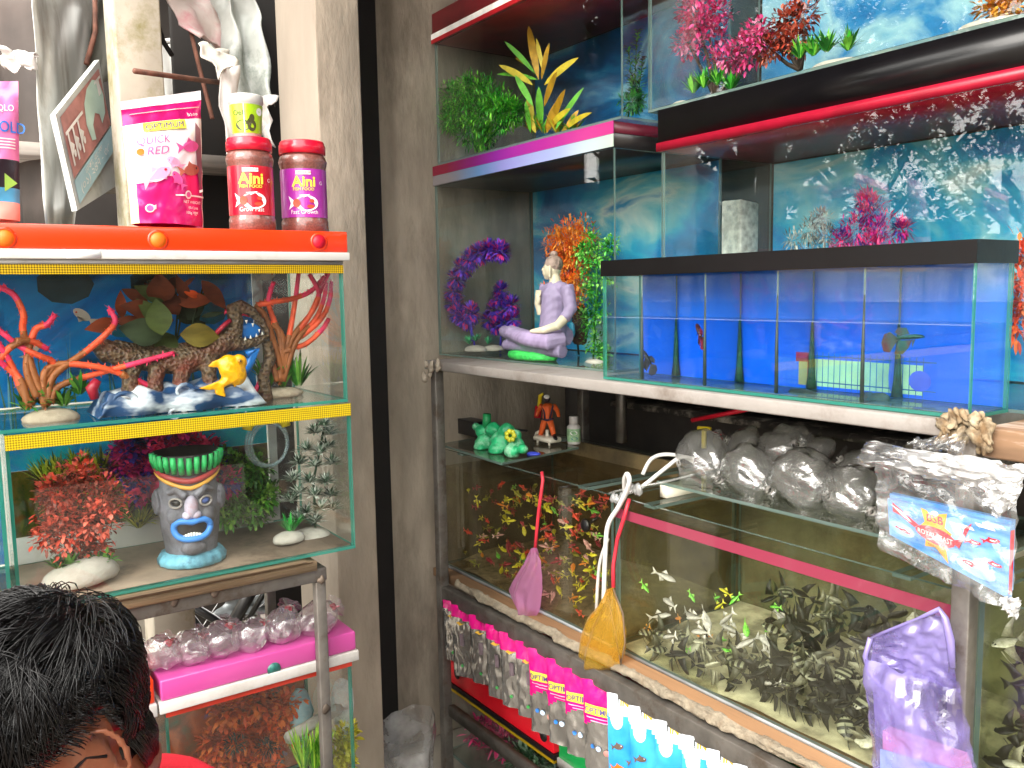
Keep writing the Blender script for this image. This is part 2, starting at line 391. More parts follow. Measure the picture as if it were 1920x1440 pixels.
for i, (x, y) in enumerate(((.10, .40), (.20, .40), (.31, .40))):          # three tall letters hung from a head line
    D.rect(x - .015, .40, x + .012, .74, lift=.003); D.poly([(x, .66), (x+.07, .58), (x, .48), (x+.015, .58)], lift=.003); D.disc(x + .05, .50, .022, .04, lift=.003, n=8)
D.rect(.06, .74, .43, .775, lift=.003)
D.rect(.80, .70, .86, .88, lift=.003); D.rect(.76, .85, .90, .88, lift=.003)
D.text('(০১) ২৪৭ - ৩৫', .12, .10, .09, lift=.003, sx=.9); D.text('ঢাকা, রোড', .25, .20, .06, lift=.003)
D.obj('lettering', sg)
# --- big aluminium pot
pc = FY(372, 300, 2.55); pr = (FY(448, 200, 2.55) - FY(296, 200, 2.55)).length/2; pt_ = FY(372, 95, 2.55).z
t = thing('cooking_pot', 'large dull aluminium pot behind the rods and pouch', 'pot', (pc.x, 2.55, pc.z))
b = B(); z0 = pc.z; b.lathe([(pr*.7, z0), (pr*.93, z0+.02), (pr, z0+.07), (pr, pt_-.02), (pr*1.0, pt_), (pr*.94, pt_), (pr*.93, z0+.08)], 40, (pc.x, 2.55, 0), cap=True)
b.obj('pot_body', M('aluminium', '#bdbbb7', .38, metal=.7, var=.12, scale=5, dirt='#8b857d', dscale=6), t)
b = B(); b.lathe([(pr*1.03, pt_-.012), (pr*1.05, pt_-.006), (pr*1.03, pt_), (pr*1.0, pt_+.001)], 40, (pc.x, 2.55, 0), cap=False); b.obj('rim', mat('aluminium_rim', '#cfccc8', .35, metal=.7), t)
b = B(); zz = FY(372, 300, 2.3).z; b.box((.15, 2.2, zz-.03), (.95, 2.9, zz-.002)); b.jit(.004, 5)
tag(b.obj('plank', M('grey_plank', '#8f8880', .85, var=.3, scale=8, stretch=(.3, 4, 4), dirt='#4c453e')), 'grey weathered plank carrying the aluminium pot', 'plank')
b = B()
for k in range(4):
    p0, p1 = FY(485, 250 + k*17, 2.2), FY(545, 214 + k*17, 2.2); b.plate([p0, p1, p1 - Vector((0,0,.016)), p0 - Vector((0,0,.016))], (0, .03, 0))
tag(b.obj('slatted_crate', M('crate_board', '#b4aca1', .8, var=.15, dirt='#7d7467'), smooth=False), 'pale slatted crate edge behind the green tub', 'crate')
def rod(px, Y, r, label, m=None):
    b = B(); b.tube([FY(x, y, d) for (x, y), d in zip(px, Y)], r, 8); tag(b.obj('iron_rod', m or RUST), label, 'rod')
rod([(252, 133), (412, 155)], (1.85, 2.0), .0055, 'rusty iron rod lying level across the post and pot')
rod([(358, 60), (372, 120), (398, 222)], (2.05, 2.05, 2.0), .005, 'bent rusty rod hanging down in front of the pot')
rod([(288, 20), (306, 78), (322, 103)], (2.1, 2.1, 2.08), .006, 'short dark hooked rod beside the mossy post', DARK)
rod([(178, -20), (179, 60), (162, 120)], (2.3, 2.28, 2.25), .006, 'thin bent dark rod at the edge of the dull tin sheet', RUST)
TARP = M('grimy_plastic', '#a9ada8', .4, var=.3, scale=9, dirt='#5d6a60', dscale=6)
CARD = M('stained_sack', '#cfc0bb', .7, var=.15, scale=7, dirt='#c0707c', dscale=4)
sheet('torn_sack', [(285, -30), (400, -30), (425, 112), (372, 70)], (2.1, 2.2, 2.1, 2.02), .003, CARD, 'torn pink and white printed sack hanging above the pot', 'sack', jit=.03)
sheet('folded_board', [(366, 78), (425, 95), (448, 118), (415, 150)], (1.98, 2.05, 1.98, 1.95), .003, M('folded_paper', '#cbc6bc', .7, var=.1), 'folded pale board bent out over the pot', 'board', jit=.015)
sheet('folded_board', [(408, 128), (450, 120), (440, 300), (428, 300)], (1.97, 1.97, 2.0, 2.0), .002, WHITE_PL, 'narrow white strip hanging behind the green tub', 'strip', jit=.01)
sheet('plastic_sheeting', [(385, -30), (470, -30), (513, 200), (448, 200)], (2.15, 2.1, 2.05, 2.1), .002, TARP, 'grimy grey green plastic sheeting draped behind the jars', 'plastic sheet', wav=.02, jit=.03, nu=20, nv=20)
sheet('plastic_sheeting', [(446, 185), (512, 180), (510, 262), (470, 262)], (2.08, 2.02, 2.02, 2.08), .002, WHITE_PL, 'crumpled whitish plastic bunched below the grimy sheeting', 'plastic sheet', jit=.03)
b = B(); b.box((.08, 3.2, 0), (1.02, 3.3, 3.0)); tag(b.obj('shed_wall', M('shed_dark', '#3a3431', .95, var=.4, scale=3)), 'dark shed wall far behind the left rack clutter', 'wall')
b = B(); b.box((.60, 2.35, 1.3), (.99, 2.38, 2.6)); tag(b.obj('dark_board', DARK), 'black panel between plastic sheeting and street-lit pillar side', 'panel')
# ================================================================ glass tanks
def tank(name, label, x0, x1, y0, y1, z0, z1, t=.005, front='y', edge=None, lid=False):
    r = thing(name, label, 'aquarium', ((x0+x1)/2, (y0+y1)/2, z0)); g = [GLASS, edge or EDGE]; e = .0006
    def pane(a, c, nm='glass_pane'):
        q = B(); q.box(a, c, 1); return q.obj(nm, g, r, smooth=False)
    pane((x0, y0, z0), (x1, y1, z0+t), 'bottom_pane')
    if front == 'y':
        pane((x0, y0, z0+t+e), (x1, y0+t, z1)); pane((x0, y1-t, z0+t+e), (x1, y1, z1))
        pane((x0, y0+t+e, z0+t+e), (x0+t, y1-t-e, z1)); pane((x1-t, y0+t+e, z0+t+e), (x1, y1-t-e, z1))
    else:
        pane((x0, y0, z0+t+e), (x0+t, y1, z1)); pane((x1-t, y0, z0+t+e), (x1, y1, z1))
        pane((x0+t+e, y0, z0+t+e), (x1-t-e, y0+t, z1)); pane((x0+t+e, y1-t, z0+t+e), (x1-t-e, y1, z1))
    return r
def band(parent, name, a, c, m):
    q = B(); q.box(a, c); return q.obj(name, m, parent, smooth=False)
def trim_mat(name, c1, c2):
    m = bpy.data.materials.new(name); m.use_nodes = True; t = m.node_tree; bs = t.nodes['Principled BSDF']; bs.inputs['Roughness'].default_value = .3; bs.inputs['Metallic'].default_value = .3
    co = nn(t, 'ShaderNodeTexCoord'); ck = nn(t, 'ShaderNodeTexChecker'); ck.inputs['Scale'].default_value = 420
    mp = nn(t, 'ShaderNodeMapping'); mp.inputs['Rotation'].default_value = (0, .78, 0); t.links.new(co.outputs['Object'], mp.inputs[0]); t.links.new(mp.outputs[0], ck.inputs[0])
    ck.inputs[1].default_value = (*S(c1), 1); ck.inputs[2].default_value = (*S(c2), 1); t.links.new(ck.outputs[0], bs.inputs[0])
    return m
GOLD = trim_mat('gold_mesh_tape', '#d9b31c', '#6f5a10')
GOLD2 = trim_mat('bright_gold_tape', '#e3c61e', '#94801a')
# ---- steel rack on the left
rk = thing('steel_rack', 'grey welded steel rack carrying the left tanks', 'rack', (.3, 1.45, 0))
for (x, y) in ((.537, 1.362), (.537, 1.62), (-.35, 1.362), (-.35, 1.62)):
    b = B(); b.box((x-.009, y-.009, 0), (x+.009, y+.009, .8655)); b.obj('post', STEEL, rk, bevel=.002)
for y in (1.362, 1.62):
    b = B(); b.box((-.40, y-.010, .866), (.548, y+.010, .889)); b.obj('rail', STEEL, rk, bevel=.002)
b = B(); b.box((.527, 1.3725, .867), (.547, 1.6095, .8885)); b.obj('rail', STEEL, rk)
for s in ((.537, 1.351, .868), (.537, 1.352, .64), (.30, 1.3505, .885), (.36, 1.3505, .888)):
    b = B(); b.ell(s, (.007, .003, .009), 10, 6, amp=.6, fr=140); b.obj('weld', mat('weld_bead', '#5f5348', .6, var=.3, metal=.4), rk)
b = B(); b.box((-.45, 1.345, .8895), (.528, 1.63, .9045))
for i in range(5): b.box((-.44 + .01*i, 1.342 - .001*i, .9048+.001*i), (.52 - .05*i*rnd.random(), 1.62, .9068+.0011*i))
b.jit(.0022, 22)
tag(b.obj('wooden_plank', M('split_plywood', '#a9906f', .85, var=.4, scale=20, stretch=(.12, 2, 6), bump=.5, bscale=60, dirt='#4f4033', dscale=10)), 'splintered plywood plank under the lower left tank', 'plank')
# ---- upper tank
ta = tank('aquarium', 'glass tank with crocodile ornament and red tentacle plants under the orange hood', -.06, .597, 1.35, 1.60, 1.168, 1.398)
band(ta, 'gold_trim', (-.06, 1.3475, 1.384), (.597, 1.3494, 1.3975), GOLD)
BD1 = picture('blue_sea_print', [(.30, '#0f5580'), (.40, '#0a78d0'), (.5, '#14a0f4'), (.62, '#0a86e8'), (.72, '#1c7490')], 5, dist=1.6)
q = B(); q.box((-.05, 1.602, 1.176), (.525, 1.604, 1.398)); q.obj('backdrop', BD1, ta, smooth=False)
q = B(); q.box((.5265, 1.602, 1.12), (.545, 1.62, 1.398)); q.obj('back_strip', WHITE_PL, ta, smooth=False)
# printed plants and rocks on the backdrop
D = Decal(plane_fn((-.05, 1.6018, 1.176), (1, 0, 0), (0, 0, 1)))
PR = [mat('print_teal', '#1c6f86', .4, var=.3), mat('print_rock', '#274a58', .4, var=.3), mat('print_weed', '#4d7f62', .4, var=.3), mat('print_pale', '#7fc3dd', .4)]
for i in range(46):
    x = rnd.random()*.56; h = .04 + rnd.random()*.10; D.ink(PR[2 + (i % 4 == 0)]).poly([(x, 0), (x+.003, 0), (x+.002+rnd.uniform(-.01, .01), h)], lift=.0004)
for i in range(12):
    x, y, r_ = rnd.random()*.5, .10 + rnd.random()*.10, .012 + rnd.random()*.025
    D.ink(PR[i % 2]).poly([(x + r_*(1+.5*noise.noise((k, i, 1)))*math.cos(k*.7)*1.3, y + r_*(1+.5*noise.noise((k, i, 2)))*math.sin(k*.7)) for k in range(9)], lift=.0003)
D.obj('backdrop_print', [c for c in ta.children if c.name.startswith('backdrop')][0])
hd = thing('tank_hood', 'orange hood with white rim and round holes on the top left tank', 'hood', (.28, 1.475, 1.4045))
HO = M('orange_acrylic', '#dc3808', .28, var=.05, scale=6, coat=.3)
q = B(); q.box((-.09, 1.3445, 1.4183), (.605, 1.61, 1.452)); hb_ = q.obj('hood_box', HO, hd, bevel=.002)
q = B(); q.box((-.095, 1.3415, 1.4045), (.607, 1.613, 1.418)); q.obj('white_rim', WHITE_PL, hd, bevel=.0015)
q = B(); q.box((-.06, 1.3485, 1.3985), (.597, 1.6, 1.404)); q.obj('grey_seal', mat('grey_seal', '#9c9a98', .4), hd)
for px_, m_ in ((8, ORANGE), (296, ORANGE), (598, RED)):
    c = FY(px_, 446 + px_*.012, 1.3445); q = B(); Rq = Matrix.Rotation(PI/2, 3, 'X'); q.lathe([(.0115, 0), (.0145, 0), (.0145, .0008), (.0115, .0008)], 28, (c.x, 1.344, c.z), R=Rq, cap=False); q.obj('hole_ring', HO, hb_)
    q = B(); q.lathe([(.0001, 0), (.0118, 0), (.0118, .0004), (.0001, .0004)], 28, (c.x, 1.3442, c.z), R=Rq, cap=False); q.obj('hole_plug', m_, hb_)
c = FY(157, 477, 1.34); q = B(); q.box((c.x-.022, 1.3405, 1.4055), (c.x+.022, 1.3413, 1.4175)); q.obj('tape', mat('white_tape', '#f4f2f0', .3), hd)
# ---- lower tank
tb = tank('aquarium', 'glass tank with tiki ornament and red bush on the plywood plank', .092, .601, 1.35, 1.60, .9125, 1.1655)
band(tb, 'gold_trim', (.092, 1.3475, 1.1445), (.601, 1.3494, 1.1655), GOLD2)
BD2 = picture('reef_print', [(.25, '#123a1c'), (.38, '#3a4a12'), (.47, '#5e5a1c'), (.55, '#4a2430'), (.63, '#274d1d'), (.72, '#7a7d22')], 14, detail=8, dist=2)
q = B(); q.box((.098, 1.602, .96), (.54, 1.604, 1.07)); q.obj('backdrop', BD2, tb, smooth=False)
q = B(); q.box((.098, 1.602, 1.0705), (.54, 1.604, 1.1655)); q.obj('backdrop', picture('teal_sea_print', [(.3, '#0c5f90'), (.45, '#0f90dc'), (.55, '#1cbccc'), (.7, '#1378ae')], 6), tb, smooth=False)
q = B(); q.box((.098, 1.585, .9185), (.54, 1.594, .962)); q.obj('white_ledge', WHITE_PL, tb, bevel=.002)
q = B(); q.box((.543, 1.602, .9), (.559, 1.62, 1.1655)); q.obj('back_strip', WHITE_PL, tb, smooth=False)
q = B(); q.box((.099, 1.3565, .9184), (.595, 1.583, .9188)); q.obj('base_sheet', M('dirty_base', '#8a7866', .6, var=.25, scale=14, dirt='#5b4c3f', dscale=12), tb)
tc_ = tank('aquarium', 'glass tank cut by the left edge, beside the tiki tank', -.42, .086, 1.35, 1.60, .9125, 1.1655)
band(tc_, 'gold_trim', (-.42, 1.3475, 1.1445), (.086, 1.3494, 1.1655), GOLD2)
q = B(); q.box((-.41, 1.602, .92), (.08, 1.604, 1.1655)); q.obj('backdrop', BD1, tc_, smooth=False)

# unseen tank and hood, added to keep low sky out of reflections
tn = tank('aquarium', 'unseen tank with an orange hood, added left of the crocodile tank to block low sky', -.80, -.07, 1.35, 1.60, 1.168, 1.398)
q = B(); q.box((-.79, 1.602, 1.176), (-.08, 1.604, 1.398)); q.obj('backdrop', BD1, tn, smooth=False)
hn = thing('tank_hood', 'orange hood with white rim on the added unseen tank left of the picture', 'hood', (-.45, 1.475, 1.4))
q = B(); q.box((-.82, 1.3445, 1.4183), (-.10, 1.61, 1.452)); q.obj('hood_box', HO, hn, bevel=.002); q = B(); q.box((-.82, 1.3415, 1.4005), (-.103, 1.613, 1.418)); q.obj('white_rim', WHITE_PL, hn, bevel=.0015)
# ================================================================ pouches, jars, tub on the orange hood
def pouch(name, label, cat, c, d, mats, mk=None, nu=14, nv=20, wr=.0012, group=None, seed=0, seal=.08):
    """foil pouch from four world corners TL, TR, BR, BL; returns root and the front surface function (u, v in 0..1, v up)"""
    TL, TR, BR, BL = [Vector(q) for q in c]
    N = (TR-TL).cross(TL-BL).normalized()
    def shp(u, v):
        e = math.sin(PI*min(1, max(0, u)))**.6; q = max(0, min(1, (1-v-seal)/.25)); return d*e*(q**.7)
    def f(u, v, l=0):
        p = BL*(1-u)*(1-v) + BR*u*(1-v) + TR*u*v + TL*(1-u)*v
        k = noise.noise(Vector((u*7+seed, v*9, seed*.7)))*wr*1.6 + noise.noise(Vector((u*19, v*16+seed, seed)))*wr*.6
        return p + N*(shp(u, v) + k + l)
    b = B(); b.grid(f, nu, nv, mk)
    b.grid(lambda u, v: f(1-u, v) - N*(2*shp(1-u, v)+.0008), nu, nv, (lambda u, v: mk(1-u, v)) if mk else None)
    root = thing(name, label, cat, (BL+BR)/2, group)
    b.obj('foil_bag', mats, root)
    return root, f
FOILP = M('magenta_foil', '#cf1c74', .22, var=.15, scale=14, metal=.25, coat=.4)
FOILW = M('white_foil', '#efe6ea', .25, var=.06, scale=10, coat=.4)
FOILY = M('pale_yellow_foil', '#efe2a0', .3, var=.08)
t, f = pouch('fish_food_pouch', 'large pink and white fish food pouch reading OPTIMUM QUICK RED', 'food pouch',
    [FY(226, 190, 1.40), FY(376, 170, 1.43), FY(381, 428, 1.42), FY(246, 420, 1.38)], .022, [FOILP, FOILW, FOILY],
    lambda u, v: 1 if v > .93 else (0 if v > .80 else (2 if u < .07 and v < .45 else (1 if v > .30 + .12*u - (0 if u < .6 else .0) else 0))), nu=28, nv=44)
W_, H_ = .135, .225
D = Decal(lambda u, v, l: f(u/W_, v/H_, l + .0018)); D.lift = .0006
D.ink(YEL).rect(.026, .162, .098, .178); D.ink(solid('purple_ink', '#5b4a86')).text('OPTIMUM', .030, .1645, .0105, lift=.0012, sx=.98)
D.ink(PINKP).text('QUICK', .014, .139, .013, lift=.001, sx=.9, italic=.15).text('RED', .028, .120, .0135, lift=.001, italic=.15)
D.ink(ORANGE).disc(.018, .127, .006)
D.fish(.105, .131, .034, .1, PINKP, RED); D.fish(.070, .106, .026, 2.6, mat('soft_pink', '#ee9fc2'), RED)
D.fish(.105, .092, .034, .15, mat('rust_ink', '#b5604f'), BLACK); D.fish(.045, .085, .040, .5, mat('soft_pink', '#ee9fc2'), RED); D.fish(.075, .078, .026, 2.2, PINKP, RED)
D.ink(mat('shade_ink', '#8a5a68')).poly([(.118,.172),(.128,.16),(.130,.09),(.124,.06),(.118,.09),(.115,.14)], lift=.0004)
D.ink(WHITE).poly([(.03,.030),(.13,.062),(.13,.058),(.03,.022)], lift=.0009).disc(.026, .026, .0075, lift=.001).disc(.095, .050, .007, lift=.001).rect(.07,.0475,.132,.0500,lift=.0009)
D.ink(PINKP).disc(.026, .026, .0055, lift=.0016).disc(.095, .050, .0045, lift=.0016)
D.ink(WHITE).text('NET WEIGHT', .085, .036, .0045, lift=.0012).text('(৩.৫) oz', .095, .027, .0045, lift=.0012).text('100g ন্যূন', .090, .018, .0045, lift=.0012).text('৳১০০', .104, .183, .006, lift=.001)
D.ink(mat('foil_line', '#f3a5a0')).rect(.01, .197, .13, .1985)
D.obj('print', t.children[0])
t, f = pouch('fish_food_pouch', 'pink pouch with a blue letter and black band, cut by the left edge', 'food pouch',
    [FY(-95, 155, 1.42), FY(34, 152, 1.42), FY(38, 415, 1.40), FY(-95, 415, 1.40)], .02, [mat('pink_foil', '#e07ab0', .25, coat=.4), mat('black_foil', '#25161f', .3), mat('cyan_foil', '#4f9fc8', .3), mat('salmon_foil', '#e6a79a', .3)],
    lambda u, v: 0 if v > .42 else (1 if v > .22 else (2 if v > .12 else 3)), nu=20, nv=40)
D = Decal(lambda u, v, l: f(u/.13, v/.23, l + .001)); D.ink(WHITE).text('QLO', .088, .178, .011); D.ink(BLUEP).text('GOLD', .072, .142, .018, bold=.01); D.ink(WHITE)
for k in range(4): D.rect(.09, .130 - k*.005, .122, .132 - k*.005)
D.ink(mat('lime_ink', '#9fd05a')).poly([(.10,.075),(.125,.06),(.10,.045)]); D.obj('print', t.children[0])
def cyl_fn(cx, cy, r, z0, fx, fy):
    a0 = math.atan2(fy, fx)
    return lambda u, v, l: Vector((cx + (r+l)*math.cos(a0 + u/r), cy + (r+l)*math.sin(a0 + u/r), z0 + v))
BROWNFEED = M('brown_feed', '#7b4a42', .35, var=.3, scale=320, bump=.1, coat=.9)
LIDR = M('red_lid', '#cf1230', .3, var=.05, coat=.3)
def jar(px0, px1, pb, pt, Y, col, label, feed):
    c0_, c1_ = FY(px0, pb, Y), FY(px1, pb, Y); cx = (c0_.x+c1_.x)/2; r = (c1_.x-c0_.x)/2*.955; z0 = 1.4523; h = FY((px0+px1)/2, pt, Y).z - z0
    t = thing('food_jar', label, 'food jar', (cx, Y, z0)); b = B()
    b.lathe([(r*.9, 0), (r*.97, h*.02), (r*.97, h*.13), (r*.93, h*.16), (r*.93, h*.70), (r*.97, h*.74), (r*1.0, h*.78), (r*.93, h*.835), (r*.86, h*.85), (r*.86, h*.87)], 40, (cx, Y, z0)); b.obj('jar_body', BROWNFEED, t)
    b = B(); b.lathe([(r*.90, h*.86), (r*.955, h*.865), (r*.955, h*.955), (r*.92, h*.965), (r*.92, h*.985), (r*.88, h), (r*.3, h)], 48, (cx, Y, z0), wob=lambda a, z: 1 + .004*math.cos(a*40)); b.obj('lid', LIDR, t)
    D = Decal(cyl_fn(cx, Y, r*.935, z0, -cx, -Y)); D.ink(mat(col[0], col[1], .3, var=.05, coat=.5)).rect(-r*1.35, h*.17, r*1.35, h*.69, lift=.0006, nu=24); e = .0018
    D.ink(WHITE).rect(-.012, h*.625, .012, h*.665, lift=e); D.ink(mat('label_ink', '#8e4250')).text('OPTIMUM', 0, h*.634, .004, lift=e+.0008, center=True)
    D.ink(YEL).text('Aini', 0, h*.50, .0165, lift=e, center=True, bold=.03).text('FISH FOOD', 0, h*.455, .0048, lift=e, center=True, bold=.01)
    D.ink(WHITE).disc(.004, h*.32, .019, .013, lift=e).poly([(-.012, h*.32), (-.026, h*.40), (-.022, h*.32), (-.026, h*.25)], lift=e).poly([(.0, h*.38), (.01, h*.415), (-.008, h*.405)], lift=e).poly([(.0,h*.25),(.008,h*.235),(-.012,h*.235)], lift=e)
    D.ink(mat('koi_patch', '#d5492f')).disc(-.012, h*.32, .006, .007, lift=e+.0005).disc(.012, h*.345, .004, .003, lift=e+.0005).disc(.010, h*.285, .006, .003, lift=e+.0005)
    D.ink(WHITE).text(feed, 0, h*.205, .0068, lift=e, center=True, sx=.9).text('G', .027, h*.52, .006, lift=e)
    D.obj('label', t.children[0])
jar(428, 518, 418, 262, 1.405, ('jar_label_red', '#c4142c'), 'red labelled Aini fish food jar under the green tub', 'Grow Fast')
jar(527, 616, 420, 268, 1.43, ('jar_label_violet', '#a62fa0'), 'purple labelled Aini fish food jar with nothing on its lid', 'Fast Growth')
c0_, c1_ = FY(434, 245, 1.405), FY(492, 245, 1.405); cx = (c0_.x+c1_.x)/2; r0 = (c1_.x-c0_.x)/2*.93; z0 = FY(463, 262, 1.405).z+.0008; h = FY(463, 181, 1.405).z - z0
t = thing('food_tub', 'small green and white plastic tub with turtle picture on a red jar lid', 'tub', (cx, 1.405, z0))
b = B(); b.lathe([(r0*.86, 0), (r0*.9, .001), (r0*1.09, h*.8), (r0*1.16, h*.82), (r0*1.16, h*.97), (r0*1.12, h), (r0*.4, h)], 40, (cx, 1.405, z0)); b.obj('tub_body', WHITE_PL, t)
fn_t = lambda u, v, l: Vector((0, 0, 0))
a0 = math.atan2(-1.405, -cx)
def tubf(u, v, l): r = r0*(.905 + .185*(v/h)/.8) + l; return Vector((cx + r*math.cos(a0+u/r0), 1.405 + r*math.sin(a0+u/r0), z0+v))
D = Decal(tubf); D.ink(mat('lime_label', '#9bbf1a', .3, coat=.5)).rect(-r0*1.5, h*.10, r0*1.5, h*.76, lift=.0006, nu=20)
D.ink(mat('turtle_ink', '#3d3a1a')).disc(-.006, h*.27, .012, .008, lift=.0012).disc(.008, h*.44, .004, .006, lift=.0012).disc(.008, h*.27, .007, .009, lift=.0012).poly([(-.002,h*.3),(.004,h*.45),(.010,h*.42),(.006,h*.26)], lift=.0012)
D.ink(WHITE).disc(.021, h*.60, .006, .006, lift=.0012).rect(-.004, h*.1, -.003, h*.76, lift=.0013); D.ink(mat('turtle_ink', '#3d3a1a')).text('Oeli', -.021, h*.50, .008, lift=.0012)
D.obj('label', t.children[0])
# ================================================================ plants
def pm(name, *cols, rough=.55): return [mat(f'{name}_{"abcdef"[i]}', c, rough, var=.25, scale=40) for i, c in enumerate(cols)]
def tent(b, pts, r=.0052, hot=1):
    pts = [Vector(p) for p in pts]; P2 = []
    for i in range(len(pts)-1):                                  # Catmull-Rom
        p0, p1, p2, p3 = pts[max(i-1,0)], pts[i], pts[i+1], pts[min(i+2, len(pts)-1)]
        for k in range(6):
            t_ = k/6; P2.append(.5*((2*p1)+(p2-p0)*t_+(2*p0-5*p1+4*p2-p3)*t_*t_+(3*p1-p0-3*p2+p3)*t_**3))
    P2.append(pts[-1]); n = len(P2); o = len(b.f)
    b.tube(P2, [r*(1-.35*(i/n)) for i in range(n)], 8)
    for i in range(n-1):
        q = i/(n-1); k = 2 if q > 1-.30*hot else (1 if q > .38*(1 if hot else 2) else 0)
        for j in range(8): b.m[o + i*8 + j] = k
    rr = random.Random(n)
    for i in range(0, n):                                          # short bristles
        for j in range(5):
            d = Vector((rr.gauss(0,1), rr.gauss(0,1), rr.gauss(0,1))).normalized(); b.k = min(2, b.m[o + min(i, n-2)*8]); b.leaf(P2[i], d, r*1.7, r*.45, 0, n=2)
    b.k = 0
def rock(name, label, cat, c, r, m, amp=.3):
    b = B(); b.ell(c, r, 16, 10, amp=amp, fr=18); b.v = [(x, y, max(z, c[2]-r[2]*.35)) for x, y, z in b.v]; return b.obj(name, m)
def tuft(b, c, n, ln, w, spread=.8, bend=.3, seed=0, nm=1, up=1):
    rr = random.Random(seed)
    for i in range(n):
        a = rr.random()*2*PI; s = rr.random()**.7*spread; b.k = rr.randrange(nm)
        b.leaf(Vector(c) + Vector((math.cos(a), math.sin(a), 0))*ln*.06, (math.cos(a)*s, math.sin(a)*s, up), ln*rr.uniform(.6, 1.05), w*rr.uniform(.7, 1.2), bend*rr.uniform(.2, 1.3)*s)
def bush(b, c, r, n, ln, w, nm=3, seed=0, inner=.35, bend=.15, lump=.35):
    rr = random.Random(seed)
    for i in range(n):
        d = Vector((rr.gauss(0,1), rr.gauss(0,1), rr.gauss(0,1))).normalized()
        q = (inner + (1-inner)*rr.random()**.6)*(1 + lump*noise.noise(d*2.2 + Vector((seed, 0, 0))))
        p = Vector(c) + Vector((d.x*r[0], d.y*r[1], d.z*r[2]))*q
        v = noise.noise(p*45 + Vector((seed, 3, 1))); b.k = min(nm-1, max(0, int((v*.9 + .5 + rr.uniform(-.22, .22))*nm)))
        dd = (d + Vector((rr.gauss(0,.5), rr.gauss(0,.5), rr.gauss(0,.5)+.25)))
        b.leaf(p, dd, ln*rr.uniform(.6, 1.2), w*rr.uniform(.7, 1.2), bend, n=2 if w < .004 else 3)
def sprig(b, base, top, n, ln, w, nm=2, seed=0, taper=.5, bend=.2, r=.0012, sk=0):
    """stem with whorls of narrow leaflets"""
    rr = random.Random(seed); base, top = Vector(base), Vector(top); b.k = sk; b.tube([base, (base+top)/2 + Vector((rr.uniform(-.004,.004), rr.uniform(-.004,.004), 0)), top], r, 5)
    ax = (top-base).normalized(); _, s_, u_ = frame(ax)
    for i in range(n):
        q = i/max(1, n-1); p = base.lerp(top, .08+.92*q); 
        for k in range(5):
            a = rr.random()*2*PI; d = s_*math.cos(a)+u_*math.sin(a)+ax*rr.uniform(.3, .9); b.k = rr.randrange(nm)
            b.leaf(p, d, ln*(1-taper*q)*rr.uniform(.7, 1.1), w, bend, n=2)
SEA = pm('tentacle', '#94562a', '#e85a34', '#f43a66')
STONE = M('tan_stone', '#b6a791', .85, var=.2, scale=30, bump=.6, bscale=70, dirt='#7c6d5a'); STONEW = M('white_stone', '#b3aea3', .85, var=.1, scale=30, bump=.7, bscale=60, dirt='#aaa596', dscale=18)
GRN = pm('fern_green', '#1e5a22', '#3c8f2c', '#6aa83a')
def px_pts(l, Y): return [FY(x, y, Y + (i % 3)*.004) for i, (x, y) in enumerate(l)]
t = thing('tentacle_plant', 'red tipped tentacle plant at the left of the crocodile ornament', 'artificial plant', FY(85, 770, 1.43))
b = B(); Y = 1.41
for l in ([(85,760),(60,690),(43,620),(44,590),(25,552),(-12,535)], [(70,745),(50,690),(64,622),(88,609),(103,590)], [(90,755),(80,720),(100,682),(71,666),(35,648),(-10,612)],
          [(95,755),(110,725),(177,702),(248,683),(326,662)], [(90,755),(100,705),(160,660),(198,627),(216,602),(204,579)], [(85,760),(82,704),(110,683),(177,687),(227,701),(276,722),(310,752)],
          [(227,701),(252,715),(270,735)], [(60,760),(39,729),(21,683),(-6,640)], [(52,760),(40,715),(15,690),(-12,672)], [(30,640),(60,640),(90,655)], [(40,640),(15,655),(-10,690)]):
    tent(b, px_pts(l, Y), .0057)
b.obj('tentacles', SEA, t)
b = B(); [tuft(b, FY(x, y, 1.42), 26, .045, .008, 1.2, .5, x, 3) for x, y in ((50, 770), (85, 765), (120, 762), (150, 740))]; b.obj('leaves', GRN, t)
rock('stone_base', '', '', FY(92, 784, 1.42), (.045, .03, .016), STONE); attach(bpy.data.objects['stone_base'], t)
t = thing('tentacle_plant', 'orange red tentacle plant fanning up at the right end of the orange hooded tank', 'artificial plant', FY(530, 740, 1.47))
b = B(); Y = 1.45
for l in ([(525,715),(530,645),(552,627),(581,591),(602,542),(616,512)], [(528,715),(535,648),(566,630),(602,598),(618,563),(621,528)], [(520,715),(512,657),(567,648),(602,620),(616,598)], [(525,715),(526,640),(510,591),(503,563),(513,529)],
          [(525,715),(529,630),(496,602),(460,588),(421,584)], [(530,700),(500,600),(482,575),(503,568),(552,559),(584,545),(609,518)], [(545,655),(520,668),(496,701),(471,748)], [(525,715),(540,640),(552,575),(560,512)],
          [(530,715),(545,640),(585,585),(598,550),(580,514)], [(530,715),(555,640),(590,600),(606,565),(612,530)]):
    tent(b, px_pts(l, Y), .0057)
b.obj('tentacles', SEA, t)
b = B(); [tuft(b, FY(x, y, 1.48), 34, .075, .007, .7, .4, x, 3) for x, y in ((505, 725), (530, 728), (560, 725))]; b.obj('leaves', GRN, t)
o = rock('stone_base', '', '', FY(527, 738, 1.475), (.045, .03, .012), STONE); attach(o, t)
t = thing('leaf_plant', 'brown and olive broad leaved plant rising above the crocodile ornament', 'artificial plant', FY(320, 700, 1.47))
